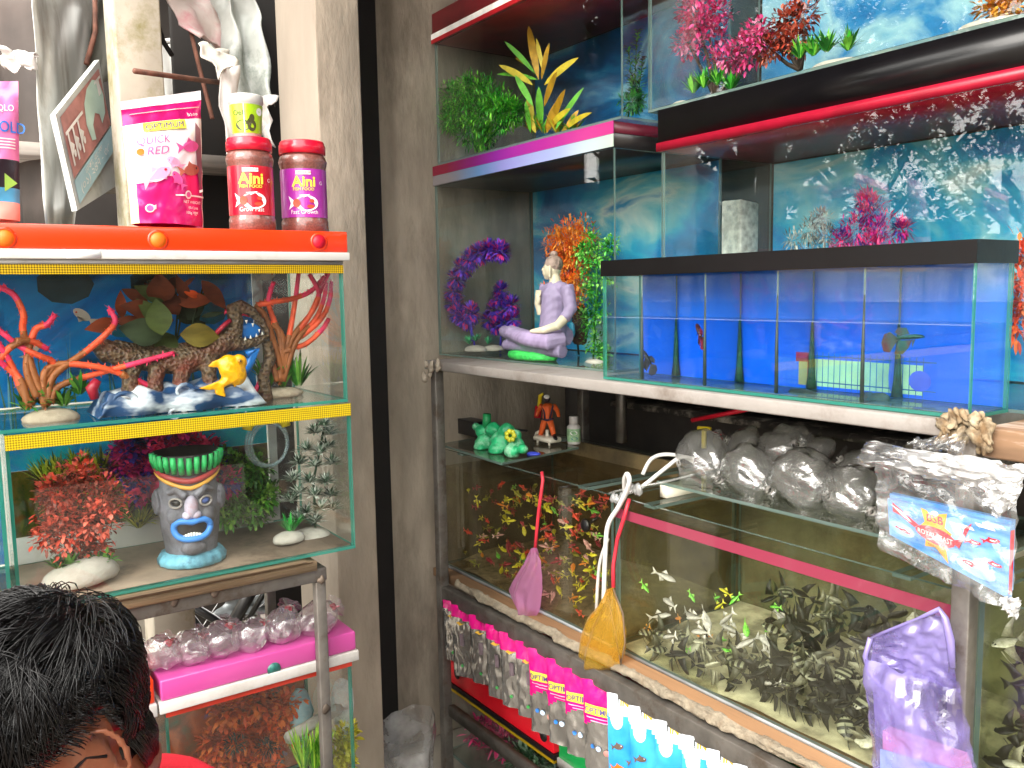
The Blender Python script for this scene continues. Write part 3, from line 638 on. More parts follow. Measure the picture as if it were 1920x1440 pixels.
LEAFM = [M('leaf_' + n_, c_, .7, spec=.2, var=.3, scale=22, stretch=(1, 1, 3), bump=.2) for n_, c_ in (('olive', '#3f4a22'), ('brown', '#5a2814'), ('dark', '#28331e'), ('rust', '#7a3418'), ('orange', '#d0501c'), ('gold', '#6f6126'))]
b = B()
for k, (x0, y0, x1, y1, w_) in enumerate(((304,628,292,560,44,),(338,627,412,632,44),(327,629,288,668,40),(306,630,222,614,50),(222,606,158,618,28),(287,585,225,572,34),(277,566,228,542,22),(229,596,226,544,20),(304,566,298,510,48),(312,545,338,521,20),(339,542,366,519,9),(327,562,398,564,32),(333,565,372,606,46),(378,526,424,580,28),(377,594,421,586,10),(345,547,372,556,14),(268,592,288,574,16),(310,645,235,652,34),(325,600,262,600,36),(318,560,275,525,26),(300,600,255,560,30),(335,590,300,540,36),(350,600,385,560,26),(350,560,330,515,22),(362,580,402,545,22),(270,610,212,600,26),(290,640,262,670,26),(355,625,385,605,26),(312,562,250,536,30),(322,580,270,530,34))):
    b.k = ((0,5,0,2,3,1,1,3,1,1,1,3,2,1,2,4,4,2)[k] if k < 18 else (1,2,0,1,3,1,2,0,1,2,1,0,1)[k % 13]); Yk = 1.435 + .05*((k*7) % 5)/5 - (.03 if k < 4 else 0)
    p, q = FY(x0, y0, Yk), FY(x1, y1, Yk - .012*((k % 3)-1)); ln = (q-p).length; wd = w_*.00088
    ax = (q-p).normalized(); side = ax.cross(Vector((-.25, -.95, .1))).normalized(); nr = side.cross(ax)
    n_ = 9; vs = []; fs = []
    for i in range(n_+1):
        u = i/n_; ww = wd*.5*math.sin(PI*min(1, u**.8*.97+.02)); c = p + ax*ln*u + nr*(.006*math.sin(PI*u))
        vs += [c - side*ww + nr*ww*.35, c, c + side*ww + nr*ww*.35]
    for i in range(n_): a = 3*i; fs += [(a, a+1, a+4, a+3), (a+1, a+2, a+5, a+4)]
    b.add(vs, fs)
b.obj('leaves', LEAFM, t)
b = B()
for x1, y1 in ((300,600),(340,625),(290,580),(335,560),(380,540),(240,610),(300,545),(340,590)): b.tube([FY(322, 690, 1.47), FY((322+x1)/2, 640, 1.465), FY(x1, y1, 1.455)], .0016, 5)
b.obj('stems', LEAFM[2], t)
# ================================================================ crocodile ornament with goldfish
CROC = M('croc_hide', '#33261f', .5, vor=True, scale=170, col2='#6a563f', bump=.9, pos=(.1, .7), dirt='#6e3426', dscale=14)
WAVE = M('painted_waves', '#24456e', .35, col2='#dfe6ec', scale=16, stretch=(1, 1, 2.2), detail=3, pos=(.45, .6), bump=.8)
t = thing('crocodile_ornament', 'dark scaly crocodile ornament with open jaws on a blue white wave base', 'ornament', FY(335, 785, 1.42))
b = B(); Yc = 1.435
sp = [(182,668,15),(200,656,20),(225,668,19),(255,672,20),(300,676,23),(345,676,27),(385,664,25),(412,648,20),(430,632,17),(440,618,15)]
b.tube([FY(x, y, Yc) for x, y, r in sp], [r*.00089 for x, y, r in sp], 16)
b.tube([FY(x, y, Yc) for x, y in ((440,640),(442,600),(436,576),(450,573),(470,583),(490,602),(503,624))], [.012,.013,.011,.011,.009,.007,.004], 10)
b.tube([FY(x, y, Yc) for x, y in ((432,645),(455,646),(480,641),(505,629))], [.013,.010,.008,.004], 10)
b.tube([FY(x, y, Yc+.01) for x, y in ((500,640),(507,672),(494,705),(500,750))], [.009,.011,.010,.012], 8)
for x, y, x2, y2 in ((345,690,338,740),(296,690,292,742),(392,675,400,735),(250,685,245,735)): b.tube([FY(x, y, Yc-.012), FY((x+x2)/2-4, (y+y2)/2, Yc-.018), FY(x2, y2, Yc-.02)], [.014, .012, .014], 8)
b.tube([FY(x, y, Yc) for x, y in ((215,640),(270,652),(320,650),(380,640))], [.004]*4, 6)
b.obj('crocodile', CROC, t, fuse=.0022, sm=3)
b = B()
for x, y, s in ((452,604,1),(462,600,1),(474,606,1),(486,617,1),(450,633,-1),(460,638,-1),(470,635,-1),(481,632,-1),(492,628,-1),(446,622,-1)): p = FY(x, y, Yc-.008); b.tube([p, p - Vector((0,0,.0062*s))], [.0022, .0003], 6)
b.obj('teeth', mat('tooth_white', '#efe9de', .3), t)
b = B(); b.ell(FY(468, 620, Yc+.006), (.020, .004, .013)); b.tube([FY(x, y, Yc) for x, y in ((462,665),(480,655),(468,680),(458,700))], .008, 8); b.obj('blue_paint', mat('gloss_blue', '#1f72c4', .3), t)
b = B(); b.tube([FY(x, y, Yc-.012) for x, y in ((405,625),(420,610),(432,600))], .004, 6); b.obj('red_paint', mat('gloss_crimson', '#a81f36', .35), t); b = B(); b.tube([FY(x, y, 1.39) for x, y in ((183,712),(172,728),(178,748))], [.006,.009,.006], 8); b.obj('red_paint', mat('gloss_crimson', '#a81f36', .35), t)
b = B(); zb = 1.1745
def base(u, v):
    x0, x1 = FY(179, 770, 1.39).x, FY(494, 770, 1.39).x; e = min(1, min(u, 1-u)*14)
    z = (.028 + .016*abs(math.sin(u*11+v*2)) + .010*math.sin(u*25+v*5))*e*(1-.3*abs(2*v-1)); return Vector((x0 + (x1-x0)*u, 1.372 + .10*v + .006*math.sin(u*19), zb + z))
b.grid(base, 80, 14); b.grid(lambda u, v: Vector((base(u, 0).x, base(u, 0).y - .004*math.sin(v*PI), zb + (base(u, 0).z-zb)*v)), 80, 6)
for x, y, s in ((345,735,1),(365,742,1),(230,755,1.2),(290,770,1.1),(395,765,1),(455,770,1),(205,768,1),(260,780,.8),(330,778,.9)):
    c = FY(x, y, 1.378); b.tube([c + Vector((math.cos(a)*.016*s*(1-a/9), 0, math.sin(a)*.014*s*(1-a/9))) for a in [k*.45 for k in range(15)]], [.0042*s*(1-k/18) for k in range(15)], 7)
b.obj('wave_base', WAVE, t)
t = thing('goldfish_ornament', 'shiny yellow goldfish ornament below the crocodile jaws', 'ornament', FY(430, 720, 1.37))
GOLDF = M('gold_paint', '#e8a80c', .3, var=.2, scale=120, vor=True, bump=.35, pos=(0, .6), coat=.3); Yg = 1.372
b = B(); Rm = Matrix.Rotation(-.55, 3, 'Y'); b.ell(FY(436, 694, Yg), (.020, .013, .027), 18, 12, Rm); b.ell(FY(448, 679, Yg), (.013, .011, .013)); b.tube([FY(425,712,Yg), FY(415,722,Yg)], [.010,.006], 8)
for pts in ([(424,705),(412,714),(392,722),(372,729),(395,732),(420,727)], [(414,715),(421,730),(424,745),(405,740),(404,725)], [(420,670),(400,678),(390,688),(416,690)], [(440,716),(448,712),(440,728)]):
    b.plate([FY(x, y, Yg-.003) for x, y in pts], (0, .006, 0))
b.obj('fish_body', GOLDF, t, fuse=.0016, sm=2)
b = B(); b.ell(FY(450, 677, Yg-.0135), (.0042, .003, .0042)); b.obj('eye', mat('gold_eye', '#c98a10', .3), t)
b = B(); b.ell(FY(451, 677, Yg-.0162), (.0016, .001, .0016)); b.obj('pupil', BLACK, t)
# printed fish on the backdrop seen behind (white and orange)
for px_, py_, a in ((155, 590, 2.5), (505, 517, .2), (64, 652, .9)):
    p = FY(px_, py_, 1.590); D = Decal(plane_fn((p.x, 1.5995, p.z), (1,0,0), (0,0,1))); D.fish(0, 0, .03, a, mat('koi_white', '#d9cfc4'), mat('koi_orange', '#d9622c'))
    D.obj('printed_fish', bpy.data.objects['aquarium'])
# ================================================================ tiki tank
TK = M('stone_paint', '#6a6a72', .6, var=.35, scale=35, bump=.6, bscale=90, dirt='#4a4548', dscale=16)
cx = FY(358, 1000, 1.43).x; cy, z0 = 1.43, .9192; a0 = math.atan2(-1.43, -cx + .0) + .06
t = thing('tiki_ornament', 'grey tiki head ornament with blue mouth and green crown', 'ornament', (cx, cy, z0))
def tk(a, z, r): return Vector((cx + r*math.cos(a0+a), cy + r*math.sin(a0+a), z0+z))
def tr(z): return .041 + .006*math.sin(min(1, max(0, (z-.03)/.11))*PI*.9)
b = B(); b.lathe([(.040,.018),(.0405,.03),(.0445,.055),(.0465,.085),(.0455,.115),(.043,.135),(.0455,.15),(.0465,.158),(.0405,.158),(.039,.13)], 40, (cx, cy, z0))
for s in (-1, 1):
    b.ell(tk(1.5*s, .105, .047), (.010,.010,.022)); b.tube([tk(1.45*s+.28*math.sin(q), .105+.017*math.cos(q), .051) for q in [k*.6 for k in range(10)]], .003, 6)
    b.tube([tk(s*x, z, tr(z)+.003) for x, z in ((.15,.118),(.45,.131),(.8,.124))], [.006,.0075,.004], 8)
    b.ell(tk(s*.62, .085, .040), (.014,.014,.014))
b.ell(tk(0, .034, .040), (.020,.014,.013))
b.obj('head', TK, t, fuse=.0018, sm=2)
b = B(); b.lathe([(.044,0),(.052,.003),(.053,.011),(.047,.020),(.038,.023)], 60, (cx, cy, z0), wob=lambda a, z: 1+.05*abs(math.sin(a*9)) - .03); b.obj('blue_base', M('turquoise_paint', '#6fb0c4', .5, var=.3, scale=40, bump=.5, dirt='#3f6f86', dscale=25), t)
b = B(); N_ = 32; pts = []
for k in range(N_+1):
    q = 2*PI*k/N_; ax = math.cos(q); pts.append(tk(.60*ax, .067 + (.021 - .010*math.cos(q*2+PI)*-1*.6 if False else .019*(.72+.28*abs(ax)))*math.sin(q) - .004*(1-abs(ax)), tr(.067)+.0025))
b.tube(pts, .0052, 8); b.obj('mouth_ring', M('mouth_blue', '#3d86d8', .4, var=.15), t)
b = B(); b.grid(lambda u, v: tk(-.56+1.12*u, .053+.027*v, tr(.067)+.0006), 12, 4); b.obj('mouth_hollow', BLACK, t)
b = B()
for k in range(8): b.obox(tk(-.30+.085*k, .052+.004*math.sin(k*.45), tr(.06)+.002), (.0032,.004,.008), Matrix.Rotation(a0+PI/2+(-.30+.085*k), 3, 'Z'))
b.obj('teeth', mat('tooth_white', '#efe9de', .3), t)
b = B(); b.ell(tk(.0, .100, .046), (.011,.010,.019), amp=.1); b.ell(tk(-.14, .088, .047), (.008,.008,.007)); b.ell(tk(.14, .088, .047), (.008,.008,.007)); b.obj('nose', M('nose_paint', '#b9b2c4', .5, var=.2, scale=40, dirt='#b47f80', dscale=30), t)
for s, m_ in ((-1, BLACK), (1, mat('eye_blue', '#4a5f9a'))):
    b = B(); b.ell(tk(.50*s, .108, .0445), (.0075,.005,.0055), R=Matrix.Rotation(a0+PI/2+.5*s, 3, 'Z')); b.obj('eye', m_, t)
    b = B(); b.tube([tk(.5*s+.21*math.cos(q), .108+.0075*math.sin(q), tr(.108)+.002) for q in [2*PI*k/16 for k in range(17)]], .0018, 6); b.obj('eye_rim', mat('rim_grey', '#9a948f', .5), t)
b = B(); b.tube([tk(x, .131+.016*abs(x)**1.3, tr(.131)+.0045) for x in [-1.35+.15*k for k in range(19)]], .0034, 7); b.obj('yellow_band', mat('ochre_paint', '#cf9a3c', .45), t)
b = B(); b.tube([tk(x, .142+.012*abs(x)**1.3, tr(.142)+.0055) for x in [-1.5+.15*k for k in range(21)]], .0045, 7); b.obj('red_band', mat('dull_red_paint', '#9a3434', .45), t)
b = B()
for k in range(13):
    x = -1.35+.225*k; b.tube([tk(x, .153+.006*abs(x), .0485), tk(x, .166+.006*abs(x), .0525), tk(x, .180+.004*abs(x), .0535)], [.0042,.0050,.0042], 8)
b.obj('crown_blocks', M('crown_green', '#37b464', .4, var=.25, scale=60, dirt='#1d5a3c', dscale=40), t)
b = B(); b.lathe([(.0485,.150),(.0545,.183),(.050,.184),(.045,.160),(.001,.160)], 36, (cx, cy, z0), cap=False); b.obj('crown_bowl', mat('crown_dark', '#241d1c', .6), t)
def plant(name, label, loc, cat='artificial plant', group=None): return thing(name, label, cat, loc, group)
t = plant('red_bush', 'coral red leafy bush on a pale rock at the left of the tiki', FY(150, 1085, 1.42))
b = B(); RB = pm('coral_red', '#7a3020', '#d24a34', '#f0705a')
for k, (x, y, r_) in enumerate(((110,960,36),(150,930,42),(185,965,38),(125,1000,38),(165,1010,40),(200,930,30),(95,1000,26),(150,965,46),(150,890,30),(100,925,26),(180,1040,24))): bush(b, FY(x, y, 1.42+.02*math.sin(k*2)), (r_*.00095,)*3, 300, .011, .0055, 3, k, .2)
b.obj('leaves', RB, t)
b = B()
for k in range(14): b.tube([FY(150, 1070, 1.42), FY(140+rnd.uniform(-20,20), 1030, 1.42+rnd.uniform(-.02,.02)), FY(rnd.uniform(95,205), rnd.uniform(900,1000), 1.42)], .0009, 4)
b.obj('stems', RB[0], t)
b = B(); [tuft(b, FY(x, y, 1.41), 24, .03, .008, 1.3, .4, x, 3) for x, y in ((110,1068),(180,1062),(200,1058),(130,1062))]; b.obj('leaves', GRN, t)
o = rock('rock_base', '', '', FY(152, 1082, 1.405), (.052, .028, .024), STONEW, .4); attach(o, t)
t = plant('conifer_plant', 'frosted grey green conifer plant at the right of the tiki', FY(590, 1010, 1.45))
CF = pm('frosted', '#2c4a34', '#6d8a73', '#dfe4da'); b = B(); b.k = 0
b.tube([FY(592, 1005, 1.45), FY(588, 900, 1.455), FY(608, 800, 1.46)], .0022, 6)
for k, (x, y) in enumerate(((608,800),(618,815),(590,812),(612,840),(575,845),(600,850),(560,870),(590,875),(622,870),(550,900),(580,905),(610,905),(560,925),(590,930),(620,930),(545,940),(600,955),(575,962),(625,955),(590,980),(560,975))):
    c = FY(x, y, 1.45+.012*math.sin(k*2.3)); rr = random.Random(k)
    for i in range(95):
        d = Vector((rr.gauss(0,1), rr.gauss(0,.8), abs(rr.gauss(0,.8))+.1)); b.k = 0 if rr.random() < .25 else (2 if rr.random() < .6 else 1); b.leaf(c, d,   .027*rr.uniform(.6,1.1), .0038, .12, n=2)
b.obj('needles', CF, t)
o = rock('rock_base', '', '', FY(580, 1008, 1.45), (.036, .025, .016), STONEW, .5); attach(o, t)
t = plant('grass_plant', 'small bright green grass plant on white stone beside the conifer', FY(545, 1010, 1.43))
b = B(); tuft(b, FY(545, 1000, 1.43), 50, .042, .004, .8, .3, 5, 2); b.obj('blades', pm('bright_grass', '#1d8a34', '#3bb548'), t)
o = rock('rock_base', '', '', FY(545, 1010, 1.425), (.028, .02, .014), STONEW, .5); attach(o, t)
t = plant('purple_plant', 'pink and purple feathery plant behind the tiki crown', FY(290, 960, 1.54))
b = B(); PP = pm('pink_purple', '#3c2a86', '#b81f6a', '#e23a70')
for k, (x, y) in enumerate(((240,840),(255,890),(285,860),(300,900),(345,830),(385,850),(230,870),(300,830),(260,915),(405,905),(425,900))): bush(b, FY(x, y, 1.55), (.027,.016,.027), 420, .016, .0075, 3, k+40, .1)
b.obj('leaves', PP, t)
t = plant('moss_plant', 'yellow green spiky plant behind the red bush', FY(150, 940, 1.56)); b = B()
[tuft(b, FY(x, y, 1.56), 90, .055, .0055, 1.3, .3, x, 3) for x, y in ((110,900),(150,890),(190,890),(215,920),(90,910),(170,960),(240,960),(260,990))]; b.obj('blades', pm('lime_moss', '#4c5f16', '#8fa022', '#c3c23a'), t)
t = plant('moss_plant', 'bright green leafy plant between tiki crown and clear coil', FY(430, 980, 1.56)); b = B()
[bush(b, FY(x, y, 1.56), (.024,.015,.027), 320, .015, .006, 3, x) for x, y in ((420,870),(450,880),(480,880),(440,930),(480,960),(430,960),(500,930),(410,940))]; b.obj('leaves', pm('mid_green', '#2c5a1c', '#4f8f2c', '#86b544'), t)
t = thing('air_hose_coil', 'coil of clear hose with yellow end hanging in the tiki tank', 'hose', FY(503, 880, 1.53)); b = B(); c = FY(503, 832, 1.53)
for k in range(3): b.tube([c + Vector((math.cos(a)*(.033+.003*k), .006*k-.006, math.sin(a)*(.039+.002*k))) for a in [2*PI*i/32 for i in range(33)]], .0032, 8, cap=False)
b.obj('hose', film('hose_clear', (.9,.96,.97), haze=.22, hazecol=(.8,.9,.92)), t)
b = B(); c = FY(500, 797, 1.525); b.tube([c + Vector((math.cos(a)*.036, 0, math.sin(a)*.020-.005)) for a in [PI*i/12 for i in range(13)]], .009, 8); b.obj('yellow_end', mat('yellow_plastic', '#e6cf28', .35), t)
# ================================================================ pink hood tank below
tp = tank('aquarium', 'tank with orange coral print under the pink hood', .283, .60, 1.385, 1.61, .40, .701, t=.005)
q = B(); q.box((.283, 1.382, .689), (.60, 1.3845, .7005)); q.obj('red_tape', mat('red_tape', '#d8402e', .4), tp, smooth=False)
q = B(); q.box((.29, 1.613, .406), (.595, 1.615, .69)); q.obj('backdrop', picture('coral_print', [(.28, '#123d86'), (.40, '#1d62b4'), (.46, '#c4521c'), (.55, '#d8642a'), (.62, '#9a3f14'), (.70, '#2f5a3a'), (.78, '#c9cfc9')], 6, detail=9, dist=1.6), tp, smooth=False)
hp = thing('tank_hood', 'bright pink hood with white rim under the knotted water bags', 'hood', (.44, 1.42, .7015))
PK = M('pink_acrylic', '#c04a92', .28, var=.05, scale=6, coat=.3)
q = B(); q.box((.276, 1.374, .7205), (.606, 1.50, .7545)); q.obj('hood_box', PK, hp, bevel=.003)
q = B(); q.box((.272, 1.370, .7015), (.609, 1.503, .720)); q.obj('white_rim', WHITE_PL, hp, bevel=.0015)
c = FY(514, 1255, 1.373); q = B(); q.lathe([(.0001,0),(.0115,0),(.0115,.0012),(.0001,.0012)], 24, (c.x, 1.3738, c.z), R=Matrix.Rotation(PI/2, 3, 'X'), cap=False); q.obj('hole_plug', mat('dark_teal_hole', '#2f6a62', .3, var=.5, scale=60), hp)
t6 = tank('aquarium', 'tank with an orange white hood hidden behind the man', -.2, .262, 1.385, 1.61, .40, .70)
q = B(); q.box((-.19, 1.613, .406), (.255, 1.615, .69)); q.obj('backdrop', BD2, t6, smooth=False)
ho = thing('tank_hood', 'orange hood with white rim half hidden by the man', 'hood', (.05, 1.42, .7005))
q = B(); q.box((-.21, 1.374, .7215), (.267, 1.58, .7605)); q.obj('hood_box', HO, ho, bevel=.003)
q = B(); q.box((-.215, 1.370, .7005), (.269, 1.583, .721)); q.obj('white_rim', WHITE_PL, ho, bevel=.0015)
b = B(); b.box((-.4, 1.365, .375), (.548, 1.65, .399)); tag(b.obj('wooden_shelf', M('grey_board', '#958a7c', .8, var=.25, scale=9, stretch=(.2,3,3))), 'grey board shelf under the pink hooded tank', 'shelf')
b = B(); p0, p1 = FY(540, 1385, 1.50), FY(640, 1325, 1.56); b.tube([p0, p1], .012, 6); tag(b.obj('stone_bar', STONEW), 'pale bar lying across the coral tank', 'bar')
t = plant('lime_plant', 'lime green grassy plant in the corner of the coral tank', FY(590, 1430, 1.46)); b = B(); [tuft(b, FY(x, 1445, 1.46), 60, .085, .004, .5, .2, x, 3) for x in (570, 590, 608)]; b.obj('blades', pm('lime', '#4f9a1c', '#86c92c', '#b6dd44'), t)
t = plant('yellow_plant', 'yellow leafy plant at the right end of the coral tank', FY(645, 1430, 1.50)); b = B(); [bush(b, FY(x, y, 1.5), (.02,.015,.03), 140, .018, .007, 3, y) for x, y in ((640,1400),(645,1430),(650,1380))]; b.obj('leaves', pm('yellow_leaf', '#8f8a1c', '#c4b82c', '#e0d84a'), t)
t = plant('coral_plant', 'big orange coral fan behind the steel post in the coral tank', FY(470, 1440, 1.57)); b = B()
for k, (x, y, r_) in enumerate(((430,1330,34),(480,1310,40),(520,1340,40),(450,1380,40),(410,1390,34),(500,1390,40),(540,1320,24),(440,1430,40),(490,1440,40),(390,1440,34),(550,1370,24))): bush(b, FY(x, y, 1.57), (r_*.0010, .02, r_*.0010), 240, .016, .008, 3, k+70, .1)
b.obj('leaves', pm('coral_orange', '#a8381a', '#d8541c', '#f07a34'), t)
# painted rocks in the coral tank
b = B(); b.ell(FY(560, 1345, 1.57), (.024,.02,.055), amp=.4, fr=25); b.jit(.003, 40); tag(b.obj('rock', M('painted_rock', '#9fc4cc', .7, var=.3, scale=20, dirt='#d0d0c8', dscale=8)), 'pale turquoise rock in the coral tank', 'rock')
b = B(); b.ell(FY(642, 1330, 1.57), (.022,.02,.07), amp=.3, fr=20); tag(b.obj('rock', M('painted_rock_white', '#c8c9c6', .7, var=.15, scale=20, dirt='#6f6f6c', dscale=12)), 'whitish rock behind the steel post in the coral tank', 'rock')
for x, y, l in ((440,1395,'left'), (500,1400,'right')):
    t = plant('dark_plant', 'dark spiky tuft, %s one of the pair in the coral tank' % l, FY(x, y+20, 1.52)); b = B(); bush(b, FY(x, y, 1.52), (.016,.012,.012), 130, .014, .003, 1, x); b.obj('needles', mat('dark_tuft', '#23201f', .7), t)
# ---- knotted bags of water
BAG = film('pinkish_plastic_bag', (.95,.92,.93), gloss=2.2, haze=.16, hazecol=(.86,.80,.84), bump=.45, bscale=70, f0=.07)
TIE = mat('red_rubber_band', '#cc2a3f', .5)
def waterbag(label, c, r, tie, group, m=BAG, seed=0, tm=None, cr=1.0):
    c, tie = Vector(c), Vector(tie); t = thing('water_bag', label, 'plastic bag', c, group); ax = (tie-c); L_ = ax.length; d, s_, u_ = frame(ax)
    def f(u, v):
        a = 2*PI*u; q = v*1.0; p = c + d*(L_*(q*1.55 - .55)); rr_ = r*(math.sin(PI*min(1, q**.75))**.6*.95 + .05*q); 
        if q > .9: rr_ = r*(.10 + .55*max(0, q-.94)/.06)
        n_ = 1 + cr*.34*noise.noise(Vector((math.cos(a)*1.5, math.sin(a)*1.5, q*2.5+seed))) + cr*.16*noise.noise(Vector((math.cos(a)*4, math.sin(a)*4, q*6+seed))) + .10*abs(math.sin(a*4+seed+q*2))*q
        pt = p + (s_*math.cos(a) + u_*math.sin(a))*rr_*n_; return pt
    b = B(); b.grid(f, 44, 30); b.obj('bag', m, t)
    p = c + d*(L_*(.92*1.55-.55)); b = B(); b.tube([p + (s_*math.cos(a)+u_*math.sin(a))*r*.16 + d*.002*math.sin(a*2) for a in [2*PI*k/12 for k in range(13)]], .0022, 6); b.tube([p, p + d*.006 + s_*.01], .0016, 5); b.obj('tie', tm or TIE, t)
    return t
nm = ['half hidden bag nearest the hair', 'second bag from the hair', 'third bag from the hair', 'middle bag between four others', 'tall bag left of the steel post', 'last bag behind the steel post']
for k, (x, y, tx, ty) in enumerate(((302,1235,318,1208),(353,1228,383,1193),(410,1212,432,1175),(465,1205,498,1168),(528,1188,543,1140),(588,1172,630,1140))):
    waterbag('clear pinkish water bag on the pink hood, ' + nm[k], FY(x, y - 8, 1.405+.008*(k % 2)), .030, FY(tx, ty - 6, 1.43), 'knotted water bags on the pink hood', seed=k*3.1)
# ---- parked bicycle seen under the plank
t = thing('bicycle', 'parked bicycle half hidden behind the knotted water bags', 'bicycle', (.45, 2.4, 0)); BT = mat('tyre_black', '#1c1a1a', .7)
cw = FY(330, 1250, 2.4); wz = .34; rw = .33
b = B(); b.tube([Vector((cw.x + math.cos(a)*rw, 2.4, wz + math.sin(a)*rw)) for a in [2*PI*k/48 for k in range(49)]], .018, 8, cap=False); b.obj('tyre', BT, t)
b = B(); b.tube([Vector((cw.x + math.cos(a)*(rw-.025), 2.4, wz + math.sin(a)*(rw-.025))) for a in [2*PI*k/48 for k in range(49)]], .009, 6, cap=False)
for k in range(14): a = 2*PI*k/14; b.tube([(cw.x, 2.4, wz), (cw.x+math.cos(a)*(rw-.025), 2.4, wz+math.sin(a)*(rw-.025))], .0012, 4)
b.obj('rim', mat('chrome', '#b9b9b9', .25, metal=.9), t)
b = B()
for l, r_ in (([(430,1180),(490,1075),(520,1040)], .018), ([(455,1180),(505,1095),(530,1040)], .008), ([(500,1180),(545,1110),(575,1040)], .02), ([(540,1160),(575,1100),(590,1060)], .008), ([(345,1140),(375,1180),(400,1230)], .012), ([(350,1130),(400,1160),(450,1195)], .012)): b.tube([FY(x, y, 2.35) for x, y in l], r_, 7)
b.obj('frame', mat('bike_black', '#1d1d1f', .35, coat=.5), t)
sheet('plastic_sheeting', [(420, 1135), (560, 1100), (560, 1145), (400, 1160)], (2.5,2.5,2.5,2.5), .004, mat('dull_foil', '#8d9294', .4, metal=.4), 'dull grey plastic sheet folded behind the bicycle', 'plastic sheet', jit=.03)
b = B(); b.box((-.3, 2.9, 0), (.70, 2.95, 1.05)); tag(b.obj('low_wall', M('pale_plaster', '#d8d2c6', .9, var=.08, scale=5, dirt='#a39a8c', dscale=4)), 'pale low wall behind the bicycle', 'wall')
# ================================================================ the right shelf
sr = thing('steel_rack', 'tall grey steel rack with white painted board carrying the right tanks', 'rack', (1.3, 1.3, 0))
for (x, y, z1) in ((1.152, 2.015, 1.142), (1.152, .585, 1.142), (1.66, 2.015, 1.142), (1.66, .585, 1.142)):
    b = B(); b.box((x-.013, y-.013, 0), (x+.013, y+.013, z1)); b.jit(.0006, 40); b.obj('post', STEEL, sr, bevel=.002)
b = B(); b.box((1.139, -.2, .508), (1.165, 2.0015, .546)); b.obj('rail', STEEL, sr, bevel=.002)
b = B(); b.box((1.64, -.2, .508), (1.668, 2.0, .546)); b.obj('rail', STEEL, sr)
b = B(); b.box((1.152, -.2, .17), (1.17, 2.0, .20)); b.obj('rail', STEEL, sr)
PAINT = M('chipped_white_paint', '#8b8580', .6, var=.08, scale=12, bump=.25, bscale=50, dirt='#6a6058', dscale=6)
b = B(); b.box((1.136, .615, 1.1425), (1.74, 2.06, 1.1665)); b.jit(.0012, 9); tag(b.obj('shelf_board', PAINT, bevel=.003), 'white painted board under the monk tank and long blue tank', 'shelf board')
b = B(); b.box((1.150, -.3, 1.118), (1.74, .57, 1.160)); b.jit(.003, 9); tag(b.obj('shelf_board', M('bare_wood', '#8b6b50', .8, var=.3, scale=10, stretch=(3,.3,3), dirt='#d9d3ca', dscale=5), bevel=.004), 'bare brown board right of the peeling post top', 'shelf board')
b = B()
for k in range(46):
    p = FX(1765 + rnd.uniform(0, 90), 785 + rnd.uniform(-6, 52), 1.137 + rnd.uniform(-.006, .01)); b.ell(p, (.005, rnd.uniform(.004,.010), rnd.uniform(.006,.014)), 8, 6, Matrix.Rotation(rnd.uniform(-.8,.8), 3, 'X'), amp=1.0, fr=110)
b.jit(.004, 60); tag(b.obj('peeling_tape', M('peeling_brown_tape', '#6f5638', .8, var=.3, scale=60, col2='#a8997f', bump=.6, dirt='#3f2f20', dscale=40)), 'crumpled peeling tape bunched on the right post top', 'tape')
b = B()
for k in range(9):
    p = FX(797 + rnd.uniform(-6, 26), 684 + rnd.uniform(-6, 24), 1.13); b.ell(p, (.006, .009, .010), 8, 6, amp=.9, fr=80)
tag(b.obj('peeling_tape', M('old_tape', '#9a8f80', .8, var=.3, scale=50, bump=.6)), 'torn grey tape on the left post top below the monk tank', 'tape')
XT, XB_ = 1.26, 1.60
# ---- backdrops
SKYP = picture('sky_print', [(.30, '#1668a4'), (.42, '#2492d8'), (.50, '#38bce8'), (.57, '#86d8e8'), (.64, '#d8f2f0'), (.72, '#309cd8')], 3.2, detail=5, dist=.9, stretch=(1, 1, 2.3))
SKYD = picture('deep_sky_print', [(.30, '#0e3658'), (.45, '#185c98'), (.53, '#2484c0'), (.62, '#8fcbe0'), (.72, '#1c6cac')], 3.6, dist=1.0, stretch=(1, 1, 1.6))
def backdrop(tk_, y0, y1, z0, z1, m):
    q = B(); q.box((XB_+.002, y0, z0), (XB_+.004, y1, z1)); return q.obj('backdrop', m, tk_, smooth=False)
TL_ = tank('aquarium', 'top left tank with green bush under the red and white hood', XT, XB_, 1.396, 2.168, 1.7075, 2.04, front='x', edge=EDGEG); backdrop(TL_, 1.40, 2.16, 1.715, 2.04, SKYD)
TR_ = tank('aquarium', 'top right tank with pink trees and pale stones on the black hood', XT, XB_, .25, 1.315, 1.7045, 2.06, front='x', edge=EDGEG); backdrop(TR_, .26, 1.31, 1.712, 2.06, picture('bright_sky_print', [(.3, '#1d5f9f'), (.45, '#2f8ac8'), (.55, '#a9d6e4'), (.7, '#3f9fd0')], 4, dist=1))
ML_ = tank('aquarium', 'middle left tank with seated monk figure under the pink and white band', XT, XB_, 1.421, 2.188, 1.1675, 1.651, front='x', edge=EDGEG); backdrop(ML_, 1.425, 2.18, 1.175, 1.65, SKYP)
MR_ = tank('aquarium', 'middle right tank with cloud backdrop behind the long blue tank', XT, XB_, .25, 1.277, 1.1675, 1.622, front='x', edge=EDGEG); backdrop(MR_, .26, 1.272, 1.175, 1.62, SKYP)
RW = mat('red_wood', '#a3161f', .4); WR = mat('white_strip', '#f0ece6', .35)
h = thing('tank_hood', 'dark red hood with white and red edge strips at the very top', 'hood', (1.43, 1.8, 2.0405))
